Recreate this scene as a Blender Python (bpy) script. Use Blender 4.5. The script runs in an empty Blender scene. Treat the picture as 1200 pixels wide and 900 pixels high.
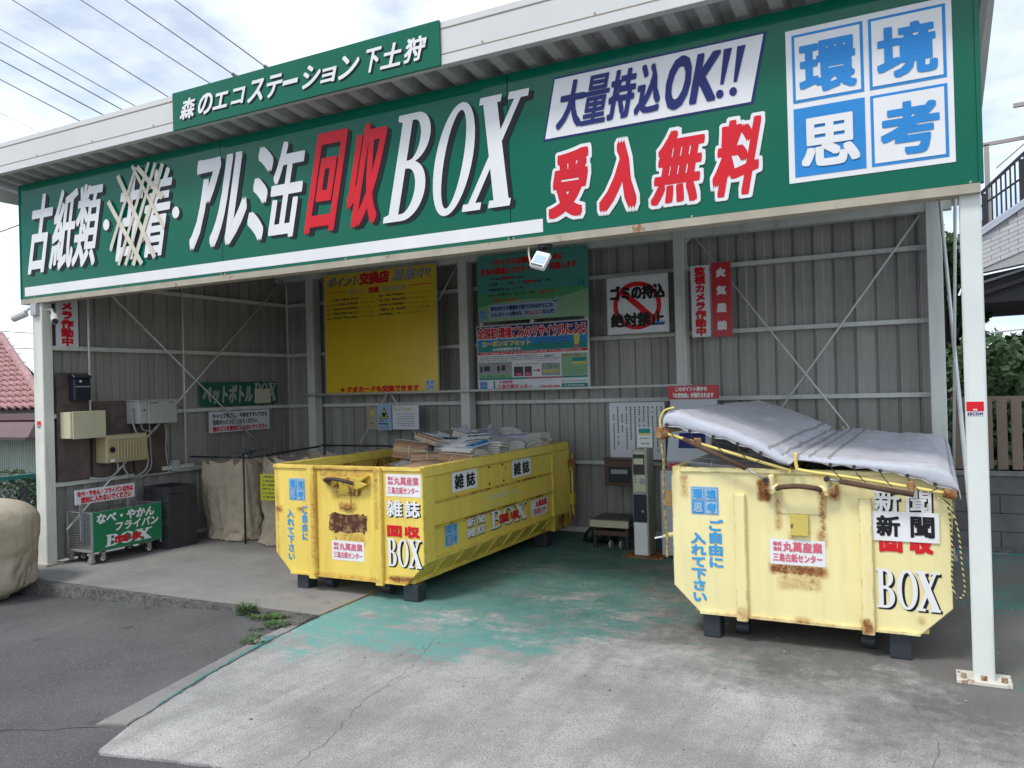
import bpy, bmesh, math, random
from mathutils import Vector, Matrix
from math import pi, sin, cos, radians, sqrt, atan2
rnd = random.Random(7)
SC = bpy.context.scene
COL = SC.collection

# ------------------------------------------------------------------ camera
cam = bpy.data.cameras.new('camera')
cam_ob = bpy.data.objects.new('camera', cam); COL.objects.link(cam_ob)
cam.sensor_fit = 'HORIZONTAL'; cam.sensor_width = 36.0; cam.lens = 950 / 1200 * 36
cam.clip_start = 0.05; cam.clip_end = 3000
yaw, pitch, roll = radians(27.5), math.atan(5 / 950), math.atan(0.027)
F = Vector((-sin(yaw) * cos(pitch), cos(yaw) * cos(pitch), sin(pitch)))
R0 = Vector((cos(yaw), sin(yaw), 0)); U0 = R0.cross(F)
R = cos(roll) * R0 - sin(roll) * U0; U = cos(roll) * U0 + sin(roll) * R0
m = Matrix.Identity(4)
for i in range(3):
    m[i][0] = R[i]; m[i][1] = U[i]; m[i][2] = -F[i]
m[0][3], m[1][3], m[2][3] = 0, 0, 1.65
cam_ob.matrix_world = m
SC.camera = cam_ob

# ------------------------------------------------------------------ light
SUN_EL, SUN_AZ = radians(58), radians(200)      # azimuth of the sun, clockwise from +Y
w = bpy.data.worlds.new('World'); SC.world = w; w.use_nodes = True
nt = w.node_tree; nt.nodes.clear(); N = nt.nodes.new; L = nt.links.new
out = N('ShaderNodeOutputWorld'); bg = N('ShaderNodeBackground'); sky = N('ShaderNodeTexSky')
sky.sky_type = 'NISHITA'; sky.sun_disc = False; sky.sun_elevation = SUN_EL; sky.sun_rotation = SUN_AZ
bg2 = N('ShaderNodeBackground'); mixs = N('ShaderNodeMixShader')
tc = N('ShaderNodeTexCoord'); sep = N('ShaderNodeSeparateXYZ'); L(tc.outputs['Generated'], sep.inputs[0])
addz = N('ShaderNodeMath'); addz.operation = 'ADD'; addz.inputs[1].default_value = 0.22; L(sep.outputs['Z'], addz.inputs[0])
mx = N('ShaderNodeMath'); mx.operation = 'MAXIMUM'; mx.inputs[1].default_value = 0.08; L(addz.outputs[0], mx.inputs[0])
dv = N('ShaderNodeVectorMath'); dv.operation = 'DIVIDE'; L(tc.outputs['Generated'], dv.inputs[0])
cmb = N('ShaderNodeCombineXYZ')
for i in range(3): L(mx.outputs[0], cmb.inputs[i])
L(cmb.outputs[0], dv.inputs[1])
n1 = N('ShaderNodeTexNoise'); n1.inputs['Scale'].default_value = 1.5; n1.inputs['Detail'].default_value = 8; n1.inputs['Roughness'].default_value = .58; n1.inputs['Distortion'].default_value = .3
L(dv.outputs[0], n1.inputs['Vector'])
r1 = N('ShaderNodeMapRange'); r1.inputs[1].default_value = .36; r1.inputs[2].default_value = .56; r1.inputs[3].default_value = .35; r1.inputs[4].default_value = 1.0
L(n1.outputs['Fac'], r1.inputs[0])
n2 = N('ShaderNodeTexNoise'); n2.inputs['Scale'].default_value = 1.3; n2.inputs['Detail'].default_value = 6; n2.inputs['Roughness'].default_value = .48
mp = N('ShaderNodeMapping'); mp.inputs['Location'].default_value = (3.1, 1.7, .4); L(dv.outputs[0], mp.inputs[0]); L(mp.outputs[0], n2.inputs['Vector'])
cr = N('ShaderNodeValToRGB'); cr.color_ramp.elements[0].position = .36; cr.color_ramp.elements[0].color = (.52, .64, .87, 1)
cr.color_ramp.elements[1].position = .56; cr.color_ramp.elements[1].color = (.86, .91, .97, 1)
L(n2.outputs['Fac'], cr.inputs[0]); L(cr.outputs[0], bg2.inputs['Color']); bg2.inputs['Strength'].default_value = 1.0
L(sky.outputs[0], bg.inputs['Color']); bg.inputs['Strength'].default_value = 0.1
L(r1.outputs[0], mixs.inputs[0]); L(bg.outputs[0], mixs.inputs[1]); L(bg2.outputs[0], mixs.inputs[2]); L(mixs.outputs[0], out.inputs[0])
sun = bpy.data.lights.new('sun', 'SUN'); sun.energy = 1.4; sun.angle = radians(14); sun.color = (1, .96, .9)
sun_ob = bpy.data.objects.new('sun', sun); COL.objects.link(sun_ob)
sd = Vector((sin(SUN_AZ) * cos(SUN_EL), cos(SUN_AZ) * cos(SUN_EL), sin(SUN_EL)))
sun_ob.rotation_euler = (-sd).to_track_quat('-Z', 'Y').to_euler(); sun_ob.location = sd * 40
SC.view_settings.view_transform = 'Standard'; SC.view_settings.look = 'None'; SC.view_settings.exposure = 0.66; SC.view_settings.gamma = 1

# ------------------------------------------------------------------ materials
def srgb(r, g, b):
    f = lambda c: (c / 255 / 12.92) if c <= 10 else ((c / 255 + .055) / 1.055) ** 2.4
    return (f(r), f(g), f(b))
MATS = {}
def mat(name, col, rough=.6, metal=0, spec=.5, vary=None, streak=None, rust=None, boxes=None, dirt=None, bump=None, second=None, coat=0, rustcol=(.13, .045, .015), emit=None, ochre=0, objvar=0, edge=0):
    """vary=(scale, amount) brightness noise; streak=(amount) vertical runs; rust=(scale, threshold, softness);
    boxes=[(x0,x1,z0,z1,strength)] rusty places; dirt=(scale, threshold, colour); second=(scale, threshold, soft, colour)"""
    if name in MATS: return MATS[name]
    M = bpy.data.materials.new(name); M.use_nodes = True; t = M.node_tree; b = t.nodes['Principled BSDF']
    N = t.nodes.new; L = t.links.new
    b.inputs['Roughness'].default_value = rough; b.inputs['Metallic'].default_value = metal
    b.inputs['Specular IOR Level'].default_value = spec; b.inputs['Coat Weight'].default_value = coat
    tc = N('ShaderNodeTexCoord'); O = tc.outputs['Object']
    rgb = N('ShaderNodeRGB'); rgb.outputs[0].default_value = (*col, 1); cur = rgb.outputs[0]
    def noise(sc, det=5, vec=None, ro=.6, dist=0):
        n = N('ShaderNodeTexNoise'); n.inputs['Scale'].default_value = sc; n.inputs['Detail'].default_value = det
        n.inputs['Roughness'].default_value = ro; n.inputs['Distortion'].default_value = dist; L(vec or O, n.inputs['Vector']); return n.outputs['Fac']
    def rng(v, a, b_, c=0, d=1, smooth=False):
        r = N('ShaderNodeMapRange'); r.inputs[1].default_value = a; r.inputs[2].default_value = b_; r.inputs[3].default_value = c; r.inputs[4].default_value = d
        if smooth: r.interpolation_type = 'SMOOTHSTEP'
        L(v, r.inputs[0]); return r.outputs[0]
    def mth(op, a, b_):
        q = N('ShaderNodeMath'); q.operation = op
        for i, v in enumerate((a, b_)):
            if isinstance(v, (int, float)): q.inputs[i].default_value = v
            else: L(v, q.inputs[i])
        return q.outputs[0]
    def mixc(f, a, b_, mode='MIX'):
        q = N('ShaderNodeMix'); q.data_type = 'RGBA'; q.blend_type = mode
        if isinstance(f, (int, float)): q.inputs[0].default_value = f
        else: L(f, q.inputs[0])
        L(a, q.inputs[6])
        if isinstance(b_, tuple): q.inputs[7].default_value = (*b_[:3], 1)
        else: L(b_, q.inputs[7])
        return q.outputs[2]
    if objvar:
        oi = N('ShaderNodeObjectInfo'); v = rng(oi.outputs['Random'], 0, 1, 1 - objvar, 1 + objvar); cb = N('ShaderNodeCombineColor')
        for i in range(3): L(v, cb.inputs[i])
        cur = mixc(1.0, cur, cb.outputs[0], 'MULTIPLY')
    if second:
        sc, th, so, c2 = second
        cur = mixc(rng(noise(sc, 7), th, th + so), cur, c2)
    if vary:
        sc, am = vary
        v = rng(noise(sc, 6), .3, .7, 1 - am, 1 + am)
        cb = N('ShaderNodeCombineColor')
        for i in range(3): L(v, cb.inputs[i])
        cur = mixc(1.0, cur, cb.outputs[0], 'MULTIPLY')
    if ochre:
        mp = N('ShaderNodeMapping'); mp.inputs['Scale'].default_value = (7, 7, .8); mp.inputs['Location'].default_value = (3, 1, 7); L(O, mp.inputs[0])
        cur = mixc(mth('MULTIPLY', rng(noise(1.0, 6, mp.outputs[0], .7), .46, .78), ochre), cur, (.50, .22, .03))
    if streak:
        mp = N('ShaderNodeMapping'); mp.inputs['Scale'].default_value = (14, 14, 1.1); L(O, mp.inputs[0])
        v = rng(noise(1.0, 4, mp.outputs[0]), .5, .75, 0, streak)
        cur = mixc(v, cur, (.16, .14, .11))
    if dirt:
        sc, th, c2 = dirt
        cur = mixc(rng(noise(sc, 8, ro=.7), th, th + .12), cur, c2)
    rf = None
    if rust:
        sc, th, so = rust
        mp = N('ShaderNodeMapping'); mp.inputs['Scale'].default_value = (1, 1, .55); L(O, mp.inputs[0])
        rf = rng(noise(sc, 9, mp.outputs[0], .72), th, th + so)
    if boxes:
        sp = N('ShaderNodeSeparateXYZ'); L(O, sp.inputs[0])
        nn = mth('ADD', mth('MULTIPLY', noise(34, 6, ro=.75), .65), mth('MULTIPLY', noise(7, 4), .35)); n_h = noise(6, 7, ro=.7); tot = None
        for (x0, x1, z0, z1, st) in boxes:
            so = .03
            a = mth('MULTIPLY', rng(sp.outputs[0], x0 - so, x0 + so, 0, 1, True), rng(sp.outputs[0], x1 - so, x1 + so, 1, 0, True))
            c = mth('MULTIPLY', rng(sp.outputs[2], z0 - so, z0 + so, 0, 1, True), rng(sp.outputs[2], z1 - so, z1 + so, 1, 0, True))
            q = mth('MULTIPLY', mth('MULTIPLY', a, c), st)
            tot = q if tot is None else mth('MAXIMUM', tot, q)
        v = rng(mth('ADD', nn, mth('MULTIPLY', tot, .42)), .66, .80)
        v = mth('MULTIPLY', v, rng(tot, .02, .2))
        rf = v if rf is None else mth('MAXIMUM', rf, v)
        halo = mth('MULTIPLY', rng(mth('ADD', n_h, mth('MULTIPLY', tot, .5)), .50, .95), rng(tot, .02, .3))
        cur = mixc(halo, cur, (.46, .20, .04))
    if edge:
        bv = N('ShaderNodeBevel'); bv.samples = 4; bv.inputs['Radius'].default_value = .012; ge = N('ShaderNodeNewGeometry'); dt = N('ShaderNodeVectorMath'); dt.operation = 'DOT_PRODUCT'
        L(bv.outputs[0], dt.inputs[0]); L(ge.outputs['Normal'], dt.inputs[1]); e = rng(dt.outputs['Value'], .995, .90)
        e = mth('MULTIPLY', e, rng(noise(13, 8, ro=.75), .46, .60)); rf = e if rf is None else mth('MAXIMUM', rf, e)
    if rf is not None:
        rc = mixc(rng(noise(60, 3), .35, .65), _c(t, rustcol), (.30, .11, .03))
        cur = mixc(rf, cur, rc)
        L(rng(rf, 0, 1, rough, .85), b.inputs['Roughness'])
    L(cur, b.inputs['Base Color'])
    if bump:
        sc, stg, dist = bump
        bn = N('ShaderNodeBump'); bn.inputs['Strength'].default_value = stg; bn.inputs['Distance'].default_value = dist
        L(noise(sc, 6), bn.inputs['Height']); L(bn.outputs[0], b.inputs['Normal'])
    if emit: b.inputs['Emission Color'].default_value = (*emit[0], 1); b.inputs['Emission Strength'].default_value = emit[1]
    MATS[name] = M; return M
def _c(t, c):
    r = t.nodes.new('ShaderNodeRGB'); r.outputs[0].default_value = (*c, 1); return r.outputs[0]

# ------------------------------------------------------------------ helpers
OFF = {}
def tag(o, label=None, cat=None, group=None, kind=None):
    if label: o['label'] = label
    if cat: o['category'] = cat
    if group: o['group'] = group
    if kind: o['kind'] = kind
    return o
def thing(name, label, cat, loc=(0, 0, 0), rz=0, group=None):
    o = bpy.data.objects.new(name, None); COL.objects.link(o); o.empty_display_size = .1
    o.location = loc; o.rotation_euler = (0, 0, rz); OFF[o.name] = Vector(loc) if rz == 0 else Vector((0, 0, 0))
    return tag(o, label, cat, group)
class MB:
    def __init__(s): s.v = []; s.f = []
    def add(s, vs, fs):
        n = len(s.v); s.v += [tuple(v) for v in vs]; s.f += [tuple(i + n for i in f) for f in fs]; return s
    def box(s, x0, x1, y0, y1, z0, z1):
        return s.add([(x0, y0, z0), (x1, y0, z0), (x1, y1, z0), (x0, y1, z0), (x0, y0, z1), (x1, y0, z1), (x1, y1, z1), (x0, y1, z1)],
                     [(0, 3, 2, 1), (4, 5, 6, 7), (0, 1, 5, 4), (1, 2, 6, 5), (2, 3, 7, 6), (3, 0, 4, 7)])
    def bar(s, p, q, a, b, up=(0, 0, 1)):
        p = Vector(p); q = Vector(q); d = (q - p).normalized(); u = Vector(up)
        if abs(d.dot(u)) > .98: u = Vector((0, 1, 0))
        x = d.cross(u).normalized(); y = x.cross(d).normalized()
        vs = []
        for e in (p, q):
            for (i, j) in ((-1, -1), (1, -1), (1, 1), (-1, 1)): vs.append(e + x * a / 2 * i + y * b / 2 * j)
        return s.add(vs, [(0, 1, 2, 3), (7, 6, 5, 4), (0, 4, 5, 1), (1, 5, 6, 2), (2, 6, 7, 3), (3, 7, 4, 0)])
    def tube(s, pts, r, n=8, close=False):
        pts = [Vector(p) for p in pts]; m_ = len(pts); rings = []; px = None
        for i, p in enumerate(pts):
            a = pts[i - 1] if i > 0 else pts[0]; b = pts[i + 1] if i < m_ - 1 else pts[-1]
            d = (b - a).normalized()
            if px is None:
                u = Vector((0, 0, 1)) if abs(d.z) < .9 else Vector((1, 0, 0)); x = d.cross(u).normalized()
            else:
                x = (px - d * px.dot(d)).normalized()
            px = x; y = d.cross(x)
            rr = r[i] if isinstance(r, (list, tuple)) else r
            rings.append([p + (x * cos(2 * pi * k / n) + y * sin(2 * pi * k / n)) * rr for k in range(n)])
        vs = [v for g in rings for v in g]; fs = []
        for i in range(m_ - 1):
            for k in range(n): fs.append((i * n + k, i * n + (k + 1) % n, (i + 1) * n + (k + 1) % n, (i + 1) * n + k))
        fs.append(tuple(range(n))[::-1]); fs.append(tuple((m_ - 1) * n + k for k in range(n)))
        return s.add(vs, fs)
    def cyl(s, p, q, r, n=16, r2=None): return s.tube([p, q], [r, r if r2 is None else r2], n)
    def prism(s, poly, axis, d0, d1):
        """poly in the plane across the axis: axis 'y' -> (x,z), 'x' -> (y,z), 'z' -> (x,y)"""
        def P(a, b, d): return {'y': (a, d, b), 'x': (d, a, b), 'z': (a, b, d)}[axis]
        n = len(poly); vs = [P(a, b, d0) for a, b in poly] + [P(a, b, d1) for a, b in poly]
        return s.add(vs, [tuple(range(n)), tuple(range(n, 2 * n))[::-1]] + [(i, i + n, (i + 1) % n + n, (i + 1) % n) for i in range(n)])
    def mesh(s, name, off=None):
        me = bpy.data.meshes.new(name)
        vs = s.v if off is None else [(a - off[0], b - off[1], c - off[2]) for a, b, c in s.v]
        me.from_pydata(vs, [], s.f); me.update()
        bm = bmesh.new(); bm.from_mesh(me); bmesh.ops.recalc_face_normals(bm, faces=bm.faces); bm.to_mesh(me); bm.free()
        return me
def root_off(parent):
    while parent.parent: parent = parent.parent
    return OFF.get(parent.name, Vector((0, 0, 0)))
def part(mb, name, m_, parent=None, label=None, bevel=0, smooth=False, local=False, seg=1):
    off = None if (parent is None or local) else root_off(parent)
    me = mb.mesh(name, off); me.materials.append(m_)
    o = bpy.data.objects.new(name, me); COL.objects.link(o)
    if parent: o.parent = parent
    if smooth:
        for p in me.polygons: p.use_smooth = True
    if bevel:
        bv = o.modifiers.new('edge', 'BEVEL'); bv.width = bevel; bv.segments = seg; bv.limit_method = 'ANGLE'; bv.angle_limit = radians(35)
    if label: o['label'] = label
    return o
def inst(me, name, parent, loc=(0, 0, 0), rot=None):
    o = bpy.data.objects.new(name, me); COL.objects.link(o); o.parent = parent
    o.location = loc if parent is None else Vector(loc) - root_off(parent)
    if rot: o.rotation_euler = rot
    return o
def bx(*a): return MB().box(*a)

# ------------------------------------------------------------------ lettering
GL = {}
_fc = bpy.data.curves.new('glyph', 'FONT'); _fc.resolution_u = 3
_fo = bpy.data.objects.new('glyph', _fc); COL.objects.link(_fo)
def _norm(vs, fs):
    xs = [v[0] for v in vs]; ys = [v[1] for v in vs]
    return dict(v=vs, f=fs, b=(min(xs), max(xs), min(ys), max(ys)))
def glyph(ch):
    if ch in GL: return GL[ch]
    if ch in ('sB', 'sO', 'sX'): g = serif(ch)
    else:
        _fc.body = ch; bpy.context.view_layer.update()
        dg = bpy.context.evaluated_depsgraph_get(); e = _fo.evaluated_get(dg); me = e.to_mesh()
        vs = [(v.co.x, v.co.y, 0) for v in me.vertices]; fs = [tuple(p.vertices) for p in me.polygons]; e.to_mesh_clear()
        g = _norm(vs, fs) if vs else None
    GL[ch] = g; return g
def _fill(loops):
    c = bpy.data.curves.new('c', 'CURVE'); c.dimensions = '2D'; c.fill_mode = 'BOTH'
    for lp in loops:
        s = c.splines.new('POLY'); s.points.add(len(lp) - 1)
        for p, q in zip(s.points, lp): p.co = (q[0], q[1], 0, 1)
        s.use_cyclic_u = True
    o = bpy.data.objects.new('c', c); COL.objects.link(o); bpy.context.view_layer.update()
    e = o.evaluated_get(bpy.context.evaluated_depsgraph_get()); me = e.to_mesh()
    vs = [(v.co.x, v.co.y, 0) for v in me.vertices]; fs = [tuple(p.vertices) for p in me.polygons]; e.to_mesh_clear()
    bpy.data.objects.remove(o); bpy.data.curves.remove(c)
    return vs, fs
def _arc(cx, cy, rx, ry, a0, a1, n=14): return [(cx + rx * cos(radians(a0 + (a1 - a0) * i / n)), cy + ry * sin(radians(a0 + (a1 - a0) * i / n))) for i in range(n + 1)]
def serif(ch):
    if ch == 'sO':
        return _norm(*_fill([_arc(.5, .5, .5, .5, 0, 350, 35), _arc(.5, .5, .27, .44, 0, 350, 35)]))
    if ch == 'sB':
        o = [(0, 0), (0, .05), (.13, .07), (.13, .93), (0, .95), (0, 1)] + _arc(.5, .77, .42, .23, 90, -75) + _arc(.5, .275, .5, .275, 72, -90)
        h1 = [(.38, .94), (.38, .56)] + _arc(.46, .75, .22, .19, -90, 90)
        h2 = [(.38, .49), (.38, .06)] + _arc(.46, .275, .28, .215, -90, 90)
        return _norm(*_fill([o, h1, h2]))
    vs, fs = [], []
    def q(pts, z):
        n = len(vs); vs.extend([(a, b, z) for a, b in pts]); fs.append(tuple(range(n, n + len(pts))))
    q([(.08, .95), (.36, .95), (.96, .05), (.66, .05)], 0)
    q([(.74, .95), (.86, .95), (.24, .05), (.10, .05)], .06)
    q([(0, .94), (.44, .94), (.44, 1), (0, 1)], .12); q([(.6, .94), (1, .94), (1, 1), (.6, 1)], .12)
    q([(0, 0), (.38, 0), (.38, .06), (0, .06)], .12); q([(.56, 0), (1, 0), (1, .06), (.56, .06)], .12)
    return _norm(vs, fs)
RING = [(1, 0), (.92, .92), (0, 1), (-.92, .92), (-1, 0), (-.92, -.92), (0, -1), (.92, -.92)]
RING2 = [(1, .5), (1, -.5), (-1, .5), (-1, -.5), (.5, 1), (.5, -1), (-.5, 1), (-.5, -1)]
RING3 = [(sx_ * a, sy_ * b) for a, b in ((1, .25), (1, .75), (.25, 1), (.75, 1)) for sx_ in (1, -1) for sy_ in (1, -1)]
LEV = .0022
class TX:
    """lettering laid on a plane: O + U*u + V*v + N*height"""
    sep = False
    def __init__(s, O, U, V): s.O = Vector(O); s.U = Vector(U); s.V = Vector(V); s.N = s.U.cross(s.V); s.L = {}
    def _put(s, key, lev, pts, fs):
        vs, ff = s.L.setdefault(key, ([], [])); n = len(vs)
        for (u, v, h) in pts: vs.append(s.O + s.U * u + s.V * v + s.N * (lev * LEV + h + .001))
        ff.extend(tuple(i + n for i in f) for f in fs)
    def rect(s, key, u0, u1, v0, v1, lev=0, shear=0):
        h = (v1 - v0) * shear
        s._put(key, lev, [(u0, v0, 0), (u1, v0, 0), (u1 + h, v1, 0), (u0 + h, v1, 0)], [(0, 1, 2, 3)])
    def poly(s, key, pts, lev=0): s._put(key, lev, [(a, b, 0) for a, b in pts], [tuple(range(len(pts)))])
    def _stamp(s, key, lev, g, fn, bold):
        sh = [(0, 0)]
        bold *= .74
        if bold: sh += [(a * bold, b * bold) for a, b in (RING if bold > .003 else RING[1::2])]
        if bold > .014: sh += [(a * bold * .5, b * bold * .5) for a, b in RING[::2]]
        if bold > .022: sh += [(a * bold, b * bold) for a, b in RING2]
        if bold > .03: sh += [(a * bold * q_, b * bold * q_) for q_ in (.75, .5, .25) for a, b in RING + RING2] + [(a * bold, b * bold) for a, b in RING3]
        for k, (du, dv) in enumerate(sh):
            s._put(key, lev, [(*[p + q for p, q in zip(fn(x, y), (du, dv))], min(k, 12) * .00016 + max(0, k - 12) * .00003 + z * .0012) for x, y, z in g['v']], g['f'])
    def char(s, key, ch, u0, u1, v0, v1, shear=0, bold=0, lev=0):
        g = glyph(ch)
        if not g: return
        if s.sep: key = (key, 'c', len(s.L))
        a0, a1, b0, b1 = g['b']; a1 = max(a1, a0 + 1e-4); b1 = max(b1, b0 + 1e-4)
        u0 += bold; u1 -= bold; v0 += bold; v1 -= bold
        def fn(x, y):
            q = (y - b0) / (b1 - b0); v = v0 + (v1 - v0) * q
            return (u0 + (u1 - u0) * (x - a0) / (a1 - a0) + shear * (v - v0), v)
        s._stamp(key, lev, g, fn, bold)
    def line(s, key, txt, u0, u1, v0, v1, bold=0, shear=0, lev=0, slope=0):
        wd = []
        for ch in txt:
            g = glyph(ch)
            wd.append(.5 if not g else (1.0 if ord(ch) > 0x2000 else g['b'][1] + .08))
        k = (u1 - u0) / sum(wd); x = 0; h = (v1 - v0)
        for ch, a in zip(txt, wd):
            g = glyph(ch)
            if g:
                def fn(p, q, x=x):
                    v = v0 + (q + .10) * h * 1.0; u = u0 + (x + p) * k
                    return (u + shear * (v - v0), v + slope * (u - u0))
                s._stamp(key, lev, g, fn, bold)
            x += a
    def vline(s, key, txt, u0, u1, v1, v0, bold=0, lev=0):
        n = len(txt); h = (v1 - v0) / n
        for i, ch in enumerate(txt):
            g = glyph(ch)
            if not g: continue
            k = u1 - u0; b_ = v1 - (i + 1) * h
            s._stamp(key, lev, g, lambda p, q: (u0 + p * k, b_ + (q + .12) * h * .97), bold)
    def scrib(s, key, u0, u1, v, h, lev=0, dens=.75):
        u = u0; r = random.Random(int(u0 * 1000 + v * 7777))
        while u < u1:
            a = h * r.uniform(.35, .95)
            if r.random() < dens:
                s.rect(key, u, min(u + a, u1), v + h * r.uniform(0, .25), v + h * r.uniform(.6, 1), lev)
                if r.random() < .5: s.rect(key, u + a * .3, min(u + a * .55, u1), v - h * .1, v + h * 1.1, lev + .1)
            u += a + h * .22
    def build(s, parent, cols, name='lettering'):
        for i, (key, (vs, ff)) in enumerate(s.L.items()):
            mb = MB(); mb.v = [tuple(v) for v in vs]; mb.f = ff
            off = root_off(parent); me = bpy.data.meshes.new(name)
            sp = isinstance(key, tuple); kk_ = key[0] if sp else key
            me.from_pydata([(a - off[0], b - off[1], c - off[2]) for a, b, c in mb.v], [], mb.f); me.materials.append(cols[kk_])
            o = bpy.data.objects.new('character' if sp else name, me); COL.objects.link(o); o.parent = parent
def front(Y): return TX((0, Y, 0), (1, 0, 0), (0, 0, 1))
def side(X): return TX((X, 0, 0), (0, 1, 0), (0, 0, 1))

# print colours
_m0 = mat
def mat(name, col, rough=.6, *a, **k):
    if name.startswith('print_'): k.setdefault('spec', .22)
    return _m0(name, col, rough, *a, **k)
K = dict(
    white=mat('print_white', (.80, .80, .80), .35, vary=(3, .05)), black=mat('print_black', (.015, .016, .02), .4), red=mat('print_red', (.66, .018, .03), .38, vary=(3, .06)),
    navy=mat('print_navy', (.02, .03, .16), .35), blue=mat('print_blue', (.03, .25, .62), .4, vary=(4, .06)), sky=mat('print_sky', (.05, .33, .68), .4, vary=(6, .12)),
    pink=mat('print_pink', (.68, .14, .20), .45), yel=mat('print_yellow', (.65, .6, .1), .4), teal=mat('print_teal', (.02, .28, .26), .4), grn=mat('print_green', (.10, .36, .16), .4),
    grey=mat('print_grey', (.35, .36, .38), .5), lgreen=mat('print_pale_green', (.28, .48, .28), .4), dark=mat('print_dark', (.07, .07, .08), .5), cream=mat('print_cream', (.6, .58, .45), .5),
    faint=mat('print_faint', (.62, .60, .30), .5), pale=mat('print_pale_blue', (.35, .50, .66), .4), edge=mat('print_grey_white', (.42, .45, .42), .45))
ECO = '環境思考'
def eco_logo(t, u0, u1, v0, v1, lev=0, k1='sky', k2='white', bold=None):
    """the four character square mark, third character white on blue"""
    W = u1 - u0; H = v1 - v0; g = .035
    t.rect(k2, u0, u1, v0, v1, lev)
    for i, ch in enumerate(ECO):
        a0 = u0 + W * (g + (i % 2) * (.5 - g / 2)); a1 = a0 + W * (.5 - 1.5 * g); b1 = v1 - H * (g + (i // 2) * (.5 - g / 2)); b0 = b1 - H * (.5 - 1.5 * g)
        t.rect(k1, a0, a1, b0, b1, lev + 1)
        p = W * .017
        if i != 2: t.rect(k2, a0 + p, a1 - p, b0 + p, b1 - p, lev + 2)
        q = W * .045
        t.char(k1 if i != 2 else k2, ch, a0 + q, a1 - q, b0 + q, b1 - q, 0, W * .014 if bold is None else bold, lev + 3)

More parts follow.
